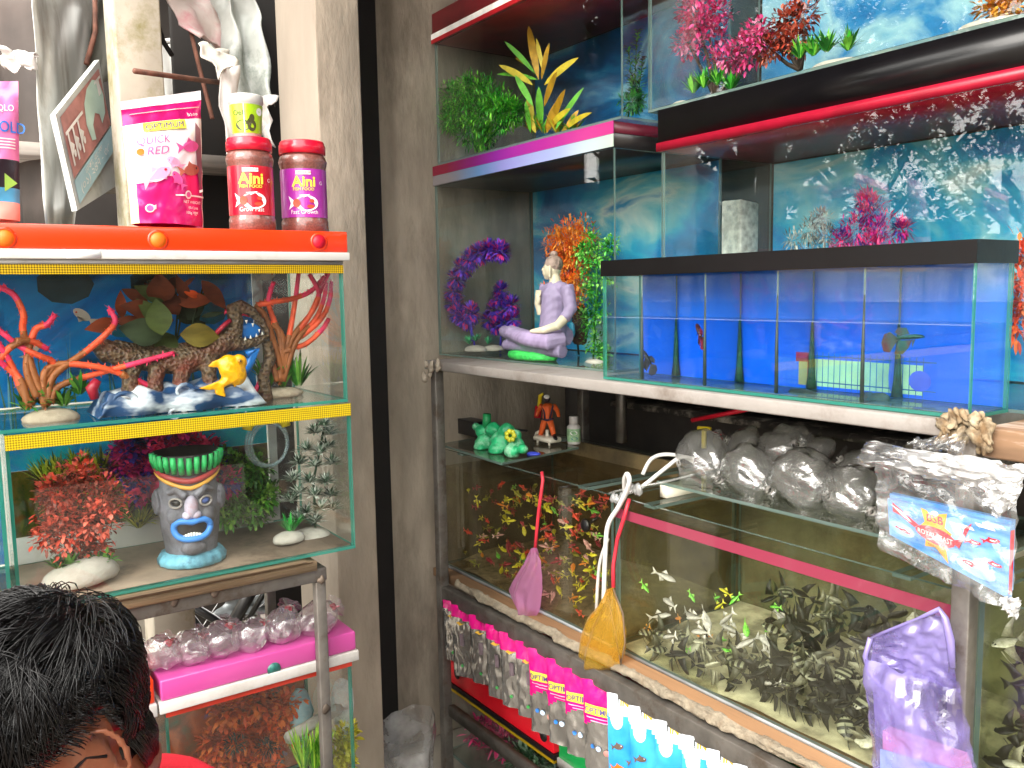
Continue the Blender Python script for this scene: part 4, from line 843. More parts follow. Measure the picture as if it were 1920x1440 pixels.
q = B(); q.box((XT-.004, 1.39, 2.0405), (XB_+.01, 2.172, 2.12)); q.obj('hood_box', mat('maroon_board', '#7d1a22', .5), h)
q = B(); q.box((XT-.0065, 1.385, 2.0515), (XT-.0042, 2.176, 2.066)); q.obj('white_strip', WR, h, smooth=False)
q = B(); q.box((XT-.0062, 1.385, 2.0405), (XT-.0042, 2.176, 2.0512)); q.obj('red_strip', RW, h, smooth=False)
h = thing('tank_hood', 'hood with shiny pink and white striped front above the monk tank', 'hood', (1.43, 1.8, 1.6515))
q = B(); q.box((XT-.001, 1.424, 1.6515), (XB_+.008, 2.188, 1.7068)); q.obj('hood_box', mat('black_board', '#1a1718', .35, coat=.2), h)
def stripe(z0, z1, m, nm_, x=XT-.0034):
    q = B(); q.box((x, 1.418, z0), (x+.0022, 2.192, z1)); q.obj(nm_, m, h, smooth=False)
def gradstripe(name, stops):
    m = bpy.data.materials.new(name); m.use_nodes = True; t = m.node_tree; bs = t.nodes['Principled BSDF']; bs.inputs['Roughness'].default_value = .22; bs.inputs['Metallic'].default_value = .25
    g = nn(t, 'ShaderNodeTexCoord'); sp_ = nn(t, 'ShaderNodeSeparateXYZ'); t.links.new(g.outputs['Generated'], sp_.inputs[0])
    r = nn(t, 'ShaderNodeValToRGB')
    while len(r.color_ramp.elements) < len(stops): r.color_ramp.elements.new(.5)
    for e, (p_, c_) in zip(r.color_ramp.elements, stops): e.position = p_; e.color = (*S(c_), 1)
    wv = nn(t, 'ShaderNodeTexNoise'); wv.inputs['Scale'].default_value = 8; t.links.new(g.outputs['Object'], wv.inputs[0])
    ad = nn(t, 'ShaderNodeMath', operation='MULTIPLY_ADD'); t.links.new(wv.outputs[0], ad.inputs[0]); ad.inputs[1].default_value = .12; t.links.new(sp_.outputs['Y'], ad.inputs[2]); t.links.new(ad.outputs[0], r.inputs[0]); t.links.new(r.outputs[0], bs.inputs[0]); return m
stripe(1.680, 1.7065, gradstripe('holographic_pink', [(.05, '#b83a7c'), (.4, '#a02c8a'), (.65, '#8a2c98'), (.95, '#84203a')]), 'pink_strip')
stripe(1.653, 1.6795, gradstripe('holographic_white', [(.05, '#b4c4b4'), (.3, '#98a4cc'), (.6, '#8c8ccc'), (.75, '#6a92c4'), (.95, '#8a8488')]), 'white_strip')
q = B(); q.box((XT, 1.4215, 1.683), (XB_, 1.4236, 1.7066)); q.obj('maroon_side', mat('maroon_side', '#5d1428', .4), h)
h = thing('tank_hood', 'glossy black hood with red lower stripe on the cloud tank', 'hood', (1.43, .8, 1.6225))
q = B(); q.box((XT-.006, .24, 1.6395), (XB_+.01, 1.281, 1.703)); q.obj('hood_box', mat('gloss_black', '#0a090c', .28, coat=.1, spec=.35), h)
q = B(); q.box((XT-.008, .24, 1.6225), (XB_+.01, 1.284, 1.639)); q.obj('red_strip', mat('red_gloss_strip', '#98102a', .35), h)
# ---- contents of the upper tanks
def X_(px, py, x): return FX(px, py, x)
BG = pm('grass_bright', '#1d6a1c', '#3fae2a', '#84d444')
t = thing('bush_plant', 'dense bright green bush at the left of the top left tank', 'artificial plant', X_(900, 265, 1.40)); b = B()
for k, (x, y, r_) in enumerate(((850,180,30),(880,165,30),(905,175,34),(860,210,36),(900,215,40),(935,195,30),(945,215,30),(965,210,22),(880,245,34),(910,255,24),(845,225,24))): bush(b, X_(x, y, 1.31+.02*math.sin(k)), (r_*.0014,)*3, 620, .019, .0036, 3, k+2, .15)
b.obj('leaves', BG, t); b = B(); [b.tube([X_(895, 285, 1.32), X_(x, y, 1.31)], .002, 5) for x, y in ((850,180),(880,165),(905,175),(935,195),(965,210),(860,210))]; b.obj('stems', BG[0], t)
t = thing('blade_plant', 'tall yellow green blade plant beside the dense bush', 'artificial plant', X_(1015, 250, 1.40)); b = B()
for k, (x0,y0,x1,y1,w_) in enumerate(((1010,150,990,30,22),(1000,160,935,110,18),(1005,140,945,65,14),(1015,150,1030,70,14),(1020,160,1085,95,18),(1000,200,965,130,18),(1020,200,1045,120,18),(1000,245,990,160,20),(1015,245,1010,150,22),(1030,245,1060,150,20),(1005,250,985,195,18),(1040,245,1095,150,14),(1025,250,1045,180,20),(1050,250,1110,190,14),(1010,150,930,125,12),(1000,130,965,100,10),(1030,240,1070,190,16),(995,250,985,180,14),(1060,245,1085,200,14),(1020,140,1005,60,12))):
    p, q_ = X_(x0, y0, 1.38+.02*math.sin(k)), X_(x1, y1, 1.36+.03*math.cos(k*1.7)); b.k = k % 3; b.leaf(p, q_-p, (q_-p).length, w_*.0010, .12, up=(-1,-.6,0), n=7)
[tuft(b, X_(x, 250, 1.38), 26, .06, .007, 1.0, .4, x, 3) for x in (1000, 1020, 1045, 1075)]
b.obj('blades', pm('yellow_blade', '#b48a1c', '#c9b52e', '#5fae2c'), t)
t = thing('fern_plant', 'narrow dark green fern plant near the right end of the top left tank', 'artificial plant', X_(1190, 212, 1.50)); b = B()
for k, (x, y) in enumerate(((1178,90),(1195,60),(1205,110),(1185,150),(1200,170))): sprig(b, X_(1192, 215, 1.5), X_(x, y, 1.5), 22, .035, .006, 3, k)
bush(b, X_(1186, 192, 1.46), (.03,.03,.02), 260, .018, .005, 3, 8, .3)
b.obj('leaves', pm('deep_green', '#0f4a20', '#1f7a2c', '#46a83a'), t)
PT = pm('pink_tree', '#c2246a', '#e8488e', '#f58ab4')
for nm_, cs_, lab, base_, mm in (('tree_plant', ((1300,20,34),(1330,70,40),(1360,110,28),(1290,80,30),(1400,95,34),(1420,70,30),(1310,45,36),(1345,25,30)), 'pink leaved artificial tree at the left of the top right tank', (1345,190), PT),
                          ('tree_plant', ((1480,40,30),(1505,25,28),(1460,70,28),(1490,75,26),(1440,90,22)), 'red brown artificial tree on driftwood in the top right tank', (1500,130), pm('red_tree', '#6a2a1a', '#b4402c', '#d9725a')),
                          ('tree_plant', ((1870,10,26),(1900,15,26),(1885,-15,30)), 'orange plant at the right end of the top right tank', (1880,70), pm('orange_tree', '#d0741c', '#f0962c', '#f6b84a'))):
    t = thing(nm_, lab, 'artificial plant', X_(*base_, 1.42)); b = B()
    for k, (x, y, r_) in enumerate(cs_): bush(b, X_(x, y, 1.40+.03*math.sin(k)), (r_*.0011,)*3, 240, .014, .006, 3, k+11, .15)
    b.obj('leaves', mm, t); b = B(); [b.tube([X_(base_[0], base_[1], 1.42), X_((base_[0]+x)/2+6, (base_[1]+y)/2+10, 1.42), X_(x, y, 1.41)], [.006,.004,.002], 6) for x, y, r_ in cs_[:5]]; b.obj('branches', M('driftwood', '#4a3c33', .8, var=.3), t)
t = thing('grass_plant', 'bright green grass clumps between stones in the top right tank', 'artificial plant', X_(1520, 110, 1.36)); b = B(); [tuft(b, X_(x, y, 1.36), 44, .045, .006, 1.0, .35, x, 3) for x, y in ((1500,110),(1525,105),(1550,98),(1320,165),(1345,160),(1300,175),(1370,170),(1590,95))]; b.obj('blades', BG, t)
for k, (x, y, r_) in enumerate(((1270,200,.025),(1330,188,.035),(1410,172,.022),(1560,138,.045),(1640,118,.03),(1760,92,.04),(1850,70,.05))):
    p = X_(x, y, 1.30); o = rock('pebble', '', '', (1.31 + .02*(k % 3), p.y, 1.7105+.006), (r_*.6, r_, .011), STONEW); tag(o, 'pale stone on the floor of the top right tank, ' + ('at its left end', 'second from the left end', 'third from the left end, smaller', 'long one in the middle', 'short one right of the middle', 'second from the right', 'broad one at the right end')[k], 'stone')
# monk tank
PURP = pm('violet_coral', '#4a38b0', '#7a4ad8', '#dc3a86')
def pom(b, c, r, n, seed):
    rr = random.Random(seed)
    for i in range(n):
        d = Vector((rr.gauss(0,1), rr.gauss(0,1), rr.gauss(0,1))).normalized(); b.k = 2 if rr.random() < .16 + .2*(d.z > .3) else (0 if rr.random() < .5 else 1); b.leaf(Vector(c)+d*r*.35, d, r*.75, r*.22, 0, n=2)
t = thing('coral_plant', 'violet arching coral plant curling over a stone at the left of the monk', 'artificial plant', X_(885, 655, 1.36)); b = B(); arch = [(938,470),(918,468),(898,474),(880,486),(866,502),(855,522),(850,545),(850,568),(858,588),(872,598),(882,585)]
for k, (x, y) in enumerate(arch): pom(b, X_(x, y, 1.292), .033, 170, k); pom(b, X_(x+5, y+5, 1.30), .030, 90, k+30)
b.obj('polyps', PURP, t); b = B(); b.tube([X_(x, y, 1.297) for x, y in arch + [(885,640)]], .004, 6); b.tube([X_(872,598,1.30), X_(888,630,1.30), X_(890,652,1.30)], .0025, 6); b.obj('stem', PURP[0], t)
o = rock('rock_base', '', '', X_(892, 656, 1.30), (.025,.045,.013), STONEW, .3); attach(o, t)
b = B(); [tuft(b, X_(x, y, 1.292), 40, .032, .004, 1.1, .3, x, 2) for x, y in ((880,645),(892,640))]; b.obj('grass', pm('mint_grass', '#2c8a5a', '#5fc48a'), t)
t = thing('coral_plant', 'small violet coral tree close to the monk knee', 'artificial plant', X_(935, 655, 1.37)); b = B()
for k, (x, y) in enumerate(((935,560),(950,580),(925,580),(960,570),(915,600),(945,605),(962,598),(930,610),(940,545))): pom(b, X_(x, y, 1.39), .030, 150, k+60)
b.obj('polyps', PURP, t); b = B(); b.tube([X_(938,660,1.39), X_(940,600,1.39)], .003, 6); b.obj('stem', PURP[0], t)
o = rock('rock_base', '', '', X_(925, 655, 1.35), (.03,.03,.011), STONEW, .3); attach(o, t)
b = B(); tuft(b, X_(915, 645, 1.34), 34, .03, .003, 1.1, .3, 4, 2); b.obj('grass', pm('mint_grass', '#2c8a5a', '#5fc48a'), t)
t = thing('coral_plant', 'fluffy orange plant rising behind the monk head', 'artificial plant', X_(1085, 660, 1.47)); b = B()
for k, (x, y, r_) in enumerate(((1065,450,34),(1045,455,26),(1085,445,34),(1070,480,34),(1050,485,24),(1095,470,26),(1080,530,24),(1070,560,26),(1060,510,26),(1030,550,16))): bush(b, X_(x, y, 1.46), (r_*.0016,)*3, 620, .016, .0042, 3, k+5, .1)
b.obj('leaves', pm('fluff_orange', '#e8601c', '#ff8a1c', '#ffa84a'), t); b = B(); b.tube([X_(1085,665,1.48), X_(1075,550,1.48), X_(1070,450,1.48)], .003, 6); b.obj('stem', BLACK, t)
t = thing('bush_plant', 'light green small leaved bush beside the long blue tank', 'artificial plant', X_(1110, 680, 1.40)); b = B()
for k, (x, y, r_) in enumerate(((1110,450,26),(1125,480,26),(1100,500,28),(1135,520,24),(1105,545,28),(1120,580,28),(1100,600,26),(1115,640,28),(1130,660,20),(1145,460,20),(1090,470,20))): bush(b, X_(x, y, 1.42), (r_*.0012,)*3, 190, .012, .006, 3, k+3, .1)
b.obj('leaves', pm('light_green', '#1f7a24', '#4fb83a', '#9ae06a'), t); b = B(); b.tube([X_(1112,680,1.42), X_(1118,560,1.42), X_(1120,450,1.42)], .0025, 6); b.obj('stem', BG[0], t)
o = rock('rock_base', '', '', X_(1115, 682, 1.38), (.025,.03,.012), STONEW, .3); attach(o, t)
t = thing('rock_ornament', 'dark rock ornament with turquoise patch behind the monk back', 'ornament', X_(1080, 660, 1.46)); b = B(); b.ell(X_(1088, 610, 1.49), (.025,.025,.06), amp=.4, fr=25); b.jit(.004, 40); b.obj('rock', M('dark_rock', '#2d2622', .8, var=.4, scale=30, dirt='#6a3a2a', dscale=14), t)
b = B(); b.ell(X_(1072, 620, 1.452), (.006,.012,.022), amp=.3, fr=40); b.obj('turquoise_patch', mat('turquoise_paint2', '#2f8fae', .5, var=.3), t)
# ---- seated monk figure
t = thing('monk_figurine', 'seated pale monk figurine in lilac robe on a green base', 'figurine', X_(1000, 670, 1.31))
SK = mat('pale_skin_paint', '#cbbfa6', .55, var=.06, scale=40); ROBE = M('lilac_robe', '#9485a6', .6, var=.12, scale=20, bump=.6, bscale=40, stretch=(1, 1, .4))
Xm = 1.31; g = lambda x, y, d=0: X_(x, y - 11, Xm+d); k_ = .00125
b = B()
b.tube([g(948,657,-.012), g(1000,662,-.02), g(1056,670,-.008)], [.014,.017,.017], 12); b.tube([g(1035,650), g(1038,600), g(1041,562), g(1042,540)], [.036,.033,.033,.017], 14); b.tube([g(1020,556,-.004), g(1042,548), g(1066,556,.004)], [.013,.018,.015], 12)
b.tube([g(1045,660), g(1000,652,-.02), g(955,632,-.035)], [.030,.026,.017], 12); b.tube([g(945,632,-.01), g(985,645,-.045), g(1030,652,-.035), g(1058,645,.0)], [.016,.020,.022,.020], 12)
b.tube([g(1060,640,.02), g(1020,650,.03), g(965,640,.01)], [.026,.024,.016], 12)
b.tube([g(1063,545,.0), g(1070,590,.005), g(1058,610,-.01)], [.017,.017,.014], 10); b.tube([g(1022,545,-.0), g(1012,585,-.015)], [.013,.012], 10)
b.obj('robe', ROBE, t, fuse=.0028, sm=3, disp=lambda c: .0006*math.sin((c.z*1.0 + c.y*.9 + c.x*.3)*330))
b = B(); b.tube([g(1058,608,-.012), g(1045,622,-.03), g(1020,630,-.045), g(1000,632,-.05)], [.0125,.0115,.0095,.006], 10); b.ell(g(1000,632,-.05), (.008,.013,.005)); b.obj('arm', SK, t, fuse=.002, sm=2)
b = B(); b.tube([g(1014,600,-.02), g(1008,580,-.028), g(1009,562,-.028)], [.0095,.008,.0075], 10); b.ell(g(1009,572,-.03), (.006,.008,.015)); [b.tube([g(1009+q*2.6,566,-.03), g(1010+q*2.6,555,-.030)], .0022, 6) for q in (-1.5,-.5,.5,1.5)]; b.obj('raised_hand', SK, t, fuse=.0016, sm=1)
hc = g(1036, 514)
b = B(); b.ell(hc, (.022,.020,.029), 18, 14); b.ell(hc + Vector((-.006,.010,-.010)), (.015,.014,.016)); b.tube([g(1042,545), g(1040,530), hc], [.018,.0125,.012], 12)
nf = Vector((-.42, .62, 0)).normalized(); sd_ = Vector((.62, .42, 0)).normalized()
b.tube([hc+nf*.020+Vector((0,0,.006)), hc+nf*.026+Vector((0,0,-.004)), hc+nf*.021+Vector((0,0,-.006))], [.003,.0045,.003], 8)
b.ell(hc+nf*.019+Vector((0,0,-.014)), (.004,.005,.003)); b.ell(hc+nf*.014+Vector((0,0,-.022)), (.008,.008,.006))
for s in (-1, 1): b.tube([hc+sd_*.021*s+Vector((0,0,.006)), hc+sd_*.023*s+Vector((0,0,-.006)), hc+sd_*.021*s+Vector((0,0,-.022))], [.003,.0045,.0035], 8)
b.obj('head', SK, t, fuse=.0016, sm=2)
b = B(); b.ell(hc + Vector((0,0,.010)) - nf*.004, (.0235,.0215,.0225), 18, 12, amp=.06, fr=90); b.ell(hc+Vector((0,0,.034))-nf*.004, (.010,.010,.009)); b.obj('hair', M('hair_paint', '#8f7a70', .7, var=.2, scale=120, vor=True, bump=.6), t)
b = B(); b.ell(hc + Vector((-.003,.004,-.005)), (.0225,.0205,.022)); 
b = B()
for s in (-1, 1):
    e = hc + nf*.0185 + sd_*.008*s + Vector((0,0,.003)); b.tube([e - sd_*.005, e + Vector((0,0,-.0015)) + nf*.001, e + sd_*.005], .0009, 5); b.tube([e - sd_*.005 + Vector((0,0,.006)), e + Vector((0,0,.008)) + nf*.001, e + sd_*.006 + Vector((0,0,.005))], .0008, 5)
b.obj('brow_line', mat('brow_ink', '#3a2f2c', .6), t)
b = B(); b.tube([hc+nf*.0225+Vector((0,0,-.0135))-sd_*.004, hc+nf*.0235+Vector((0,0,-.014)), hc+nf*.0225+Vector((0,0,-.0135))+sd_*.004], .0015, 6); b.obj('lips', mat('lip_paint', '#c0605c', .5), t)
b = B(); p = X_(1000, 668, Xm); b.lathe([(.080,0),(.086,.008),(.082,.018),(.062,.022)], 30, (Xm-.003, p.y-.002, 1.1745), sx=.50, sy=1.08, wob=lambda a, z: 1+.04*math.sin(a*7)); b.obj('green_base', M('green_grass_paint', '#3fc85a', .6, var=.3, scale=90, bump=.6), t)
# cloud tank
t = thing('coral_plant', 'spiky crimson and violet plant behind the long blue tank', 'artificial plant', X_(1630, 480, 1.42)); b = B()
for k, (x, y, r_) in enumerate(((1630,400,34),(1610,430,34),(1650,430,34),(1580,450,22),(1690,430,14),(1625,375,16),(1640,460,30))): bush(b, X_(x, y, 1.42), (r_*.0009,)*3, 230, .020, .0035, 3, k+21, .1)
b.obj('leaves', pm('crimson_spike', '#3a2a8a', '#b01f7a', '#e23a7a'), t)
t = thing('frost_plant', 'grey green frosted plant left of the crimson plant', 'artificial plant', X_(1520, 480, 1.45)); b = B()
for k, (x, y, r_) in enumerate(((1540,410,20),(1520,430,26),(1490,450,20),(1550,445,22),(1530,460,24))): bush(b, X_(x, y, 1.45), (r_*.0009,)*3, 170, .018, .003, 3, k+31, .1)
b.obj('leaves', pm('frost', '#55605a', '#8f978f', '#c6c9bf'), t)
t = thing('stone_column', 'pale speckled upright block at the left end of the cloud tank', 'ornament', X_(1385, 600, 1.52)); b = B(); p = X_(1388, 440, 1.52); b.box((1.49, p.y-.026, 1.1735), (1.55, p.y+.026, p.z+.072)); b.jit(.006, 30); b.obj('column', M('pale_speckle', '#b9bdb4', .85, var=.35, scale=60, bump=.6), t, bevel=.004)  # upright block standing for a whitish patch
t = thing('coral_plant', 'orange red coral just right of the long blue tank', 'artificial plant', X_(1925, 560, 1.42)); b = B()
for k, (x, y) in enumerate(((1915,520),(1925,560),(1905,600),(1930,480))): bush(b, X_(x, y, 1.40), (.03,.03,.035), 200, .02, .006, 3, k+4, .1)
b.obj('leaves', pm('fire_coral', '#a8301c', '#e04a22', '#f0763a'), t)
# ================================================================ long betta tank
bt = tank('betta_tank', 'long low tank with black lid band and blue back on the white board', 1.15, 1.255, .588, 1.331, 1.1685, 1.379, front='x')
q = B(); q.box((1.2552, .592, 1.175), (1.2572, 1.327, 1.378)); q.obj('blue_backing', M('blue_card', '#0a6af0', .45, var=.06, scale=5), bt, smooth=False)
q = B(); q.box((1.1555, .5935, 1.1738), (1.249, 1.3255, 1.1746)); q.obj('floor_sheet', M('tank_dirt', '#59625a', .8, var=.4, scale=40), bt)
for k, px_ in enumerate((1207, 1325, 1460, 1622)):
    y = FX(px_, 640, 1.16).y; q = B(); q.box((1.1556, y-.002, 1.1748), (1.249, y+.002, 1.374), 1); q.obj('partition', [GLASS, EDGEG], bt, smooth=False)
    b = B(); b.tube([(1.1557, y, 1.176), (1.1557, y+.0005, 1.25), (1.1557, y, 1.335)], [.0035, .003, .0012], 6); b.obj('silicone_bead', mat('dark_silicone', '#27352f', .5), bt)
    b = B(); y2 = y - .0; b.tube([(1.2475, y, 1.176), (1.2475, y, 1.20), (1.2475, y, 1.29)], [.009, .006, .002], 8); b.obj('algae', mat('green_algae', '#16402a', .8, var=.4, scale=60), bt)
ld = thing('aquarium_cover', 'black taped cover frame of the long blue tank', 'lid', (1.2, .96, 1.3795)); BK = M('black_tape', '#0a0809', .45, var=.2, scale=6, coat=0, spec=.25, bump=.1, bscale=30)
for a, c in (((1.147,.585,1.376),(1.1494,1.334,1.407)), ((1.2578,.585,1.376),(1.2592,1.334,1.407)), ((1.1496,.585,1.376),(1.2576,.5875,1.407)), ((1.1496,1.3315,1.376),(1.2576,1.334,1.407))):
    q = B(); q.box(a, c); q.obj('side_band', BK, ld, smooth=False)
q = B(); q.box((1.1497, .588, 1.4035), (1.2575, 1.3312, 1.4065)); q.obj('lid_sheet', BK, ld, smooth=False)
zw = FX(1400, 600, 1.156).z
WATER = film('tank_water', (.78,.90,.97), f0=.03, gloss=.7)
q = B(); q.box((1.1556, .5937, 1.1747), (1.249, 1.3253, zw)); tag(q.obj('water', WATER, smooth=False), 'water filling the lower part of the long blue tank', 'water', kind='structure')
q = B(); q.box((1.1494, .589, zw-.0007), (1.1499, 1.330, zw+.0005)); q.obj('waterline', film('waterline', (.9,.95,1), haze=.16, hazecol=(.6,.75,.9), gloss=.4), bt, smooth=False)
def betta(label, c, L_, d, mats):
    t = thing('betta_fish', label, 'fish', c); c = Vector(c); d = Vector(d).normalized(); up = Vector((0,0,1)); up = (up - d*up.dot(d)).normalized(); n = d.cross(up)
    T = lambda x, y, w_=0: c + d*x*L_ + up*y*L_ + n*w_*L_
    b = B(); b.tube([T(.5,0), T(.42,.02), T(.25,.03), T(0,.03), T(-.25,.02), T(-.35,.01)], [L_*q_ for q_ in (.02,.075,.115,.12,.075,.045)], 12, flat=.6); b.obj('body', mats[0], t)
    b = B()
    for P_, wv in (([(-.33,.03),(-.55,.22),(-.78,.16),(-.88,-.08),(-.80,-.34),(-.62,-.38),(-.33,-.02)], .03), ([(.05,.12),(-.05,.30),(-.28,.32),(-.42,.20),(-.25,.07)], -.02), ([(.12,-.06),(.0,-.28),(-.22,-.45),(-.48,-.42),(-.30,-.05)], .02), ([(.22,-.05),(.14,-.26),(.10,-.36),(.10,-.06)], .05)):
        pts = [T(x, y, wv*math.sin(i*2)) for i, (x, y) in enumerate(P_)]; cen = sum(pts, Vector())/len(pts) + n*L_*wv; o_ = len(b.v)
        b.add(pts + [cen], [(i, (i+1) % len(pts), len(pts)) for i in range(len(pts))])
    b.obj('fins', mats[1], t); return t
FINT = M('teal_fin', '#15584a', .4, col2='#5a221c', scale=60, stretch=(1,1,.3)); BODT = M('teal_body', '#1f5a48', .4, col2='#1c1a1c', scale=80)
betta('green and rust betta fish hovering in the right compartment', FX(1703, 634, 1.165), .050, (-.05,-.97,.10), [BODT, FINT])
betta('red betta fish turned away beside the second partition', FX(1311, 622, 1.17), .042, (.3,.55,.55), [mat('dark_red_body', '#4a1a1c', .4), M('red_fin', '#a8243a', .4, col2='#3a1a2a', scale=60)])
betta('small blackish betta fish resting on the bottom left', FX(1214, 672, 1.165), .040, (-.1,.55,.75), [mat('black_body', '#1c1a1c', .5), mat('black_fin', '#26222a', .5)])
# ================================================================ lower shelf: plank, foam and stock tanks
PLY = M('orange_plywood', '#8f6b4a', .75, var=.16, scale=14, stretch=(4, .25, 4), bump=.2, bscale=40, dirt='#75573a', dscale=7)
b = B(); b.box((1.166, -.3, .549), (1.72, 2.09, .571)); tag(b.obj('plywood_plank', PLY), 'orange plywood plank carrying the two stock tanks', 'plank')
b = B()
def foam(u, v):
    y = 1.96 - 2.2*u; a = PI*(v-.05)*1.0; n_ = noise.noise(Vector((y*16, v*2, 0)))*.010 + noise.noise(Vector((y*60, v*6, 3)))*.005
    r_ = (.010 + n_) * max(0, min(1, 1.35 + 1.2*noise.noise(Vector((y*5, 9, 0))))); return Vector((1.166 - max(.001, r_)*math.sin(a)*1.2, y, .560 + (.0105 + n_*.5)*math.cos(a)))
b.grid(foam, 420, 10); o = tag(b.obj('foam_strip', M('crumbling_foam', '#8d8270', .95, var=.2, scale=60, bump=1.0, bscale=180, dirt='#80705c', dscale=25)), 'crumbling whitish edge strip along the plywood plank', 'foam strip')
TAN = M('tank_back_olive', '#948b70', .8, var=.3, scale=5, dirt='#5d5640', dscale=4)
def stock(label, y0, y1, back, floor, zt=.912):
    r = tank('stock_tank', label, 1.2, 1.60, y0, y1, .5725, zt, t=.007, front='x', edge=EDGEG)
    q = B(); q.box((1.602, y0, .56), (1.612, y1, .90)); q.obj('back_board', back, r, smooth=False)
    b = B(); b.grid(lambda u, v: Vector((1.2085 + .38*u, y0+.010+(y1-y0-.02)*v, .5815 + .018*u + .010*noise.noise(Vector((u*3, v*5, y0))))), 14, 20); b.obj('gravel', floor, r)
    for yy in (y0+.09, y1-.11):
        q = B(); q.box((1.2072, yy, zt-.0075), (1.5928, yy+.03, zt-.0005), 1); q.obj('brace', [GLASS, EDGEG], r, smooth=False)
    q = B(); q.box((1.1985, y0, .5722), (1.2, y1, .5795)); q.obj('bottom_strip', mat('grey_strip', '#8d9294', .5, var=.2), r)
    return r
sl = stock('lower left stock tank crowded with small bright fish', 1.366, 2.09, M('brown_tank_back', '#86704f', .8, var=.5, scale=6, dirt='#33291c', dscale=5), M('dark_gravel', '#8a7a5c', .9, var=.3, scale=60, bump=.6))
sR = stock('lower right stock tank with pink tape band and angelfish', .605, 1.352, TAN, M('pale_gravel', '#c2bb9c', .9, var=.35, scale=25, bump=.5, dirt='#57513c', dscale=8))
q = B(); q.box((1.1984, .605, .868), (1.1995, 1.352, .889)); q.obj('pink_tape', film('pink_tape', (.8,.25,.38), haze=.7, hazecol=S('#b8506a')), sR, smooth=False)
s3 = stock('third stock tank with black angelfish right of the steel post', -.15, .592, TAN, M('pale_gravel2', '#a8a184', .9, var=.35, scale=25))
MURK = film('murky_water', (.94,.95,.88), f0=.03, gloss=.7, haze=.05, hazecol=S('#8d8660'), hvar=7)
MURKB = film('brown_water', (.86,.83,.75), f0=.03, gloss=.7, haze=.11, hazecol=S('#7a6646'), hvar=7)
for y0, y1, l, m_ in ((1.3745, 2.081, 'lower left stock tank', MURKB), (.6135, 1.3435, 'lower right stock tank', MURK), (-.14, .584, 'third stock tank', MURK)):
    b = B(); b.box((1.2078, y0, .5802), (1.5922, y1, .862)); tag(b.obj('water', m_, smooth=False), 'murky water of the ' + l, 'water', kind='structure')
b = B(); b.grid(lambda u, v: Vector((1.30 + .28*u, .63 + .70*v, .8635 + .001*noise.noise((u*9, v*20, 0)))), 2, 2)
# ---- fish
def fishmesh(name, kind, m):
    b = B(); 
    if kind == 'tetra':
        b.tube([(.5,0,.02),(.40,0,.03),(.2,0,.03),(-.1,0,.01),(-.32,0,0),(-.42,0,0)], [.02,.11,.20,.17,.07,.05], 10, flat=.45)
        b.k = 1; b.plate([(-.38,-.01,.0),(-.66,-.01,.20),(-.56,-.01,0),(-.66,-.01,-.20)], (0,.02,0)); b.plate([(.1,-.01,.18),(-.05,-.01,.34),(-.22,-.01,.14)], (0,.02,0)); b.plate([(0,-.01,-.16),(-.18,-.01,-.30),(-.28,-.01,-.08)], (0,.02,0))
    else:
        b.tube([(.42,0,0),(.34,0,.01),(.15,0,.0),(-.08,0,0),(-.24,0,0),(-.34,0,0)], [.02,.13,.27,.27,.12,.06], 12, flat=.3)
        b.k = 1; b.plate([(.10,-.01,.22),(-.10,-.01,.50),(-.42,-.01,.72),(-.26,-.01,.36),(-.22,-.01,.10)], (0,.02,0)); b.plate([(.10,-.01,-.22),(-.10,-.01,-.52),(-.40,-.01,-.78),(-.24,-.01,-.36),(-.22,-.01,-.10)], (0,.02,0))
        b.plate([(-.32,-.01,0),(-.62,-.01,.20),(-.56,-.01,0),(-.62,-.01,-.20)], (0,.02,0)); b.tube([(.18,.02,-.22),(.06,.03,-.5),(-.1,.03,-.75)], [.02,.012,.004], 4)
    b.k = 2; s = 1 if kind == 'tetra' else .8
    for y in (-.062, .062): b.ell((.36*s + (.05 if kind != 'tetra' else 0), y*s, .05), (.035,.014,.035), 8, 5)
    # ring orientation: tubes along -x have their flat side in y
    return b.mesh(name, m)
def fm(name, c, c2=None, sc_=9, **k): return M(name, c, .35, var=.2, scale=sc_, col2=c2, **k)
EYEM = mat('fish_eye', '#14100f', .2)
def stripes(name, c1, c2):
    m = bpy.data.materials.new(name); m.use_nodes = True; t = m.node_tree; bs = t.nodes['Principled BSDF']; bs.inputs['Roughness'].default_value = .4
    co = nn(t, 'ShaderNodeTexCoord'); wv = nn(t, 'ShaderNodeTexWave'); wv.inputs['Scale'].default_value = 1.5; wv.inputs['Distortion'].default_value = 1.5; wv.inputs['Detail'].default_value = 1
    t.links.new(co.outputs['Object'], wv.inputs[0]); r = nn(t, 'ShaderNodeValToRGB'); r.color_ramp.elements[0].position = .45; r.color_ramp.elements[1].position = .6; r.color_ramp.elements[0].color = (*S(c1), 1); r.color_ramp.elements[1].color = (*S(c2), 1); t.links.new(wv.outputs[0], r.inputs[0]); t.links.new(r.outputs[0], bs.inputs[0]); return m
ANG = [('black', 'angel', [mat('angel_black', '#100f0e', .6), mat('angel_black_fin', '#171512', .6), EYEM]), ('striped', 'angel', [stripes('angel_stripe', '#26241f', '#8f8f78'), mat('angel_fin', '#4b4a3c', .5), EYEM]), ('silvery', 'angel', [fm('angel_silver', '#a9a790', '#d2cfbe'), mat('angel_pale_fin', '#8f8c78', .5), EYEM])]
TET = {}
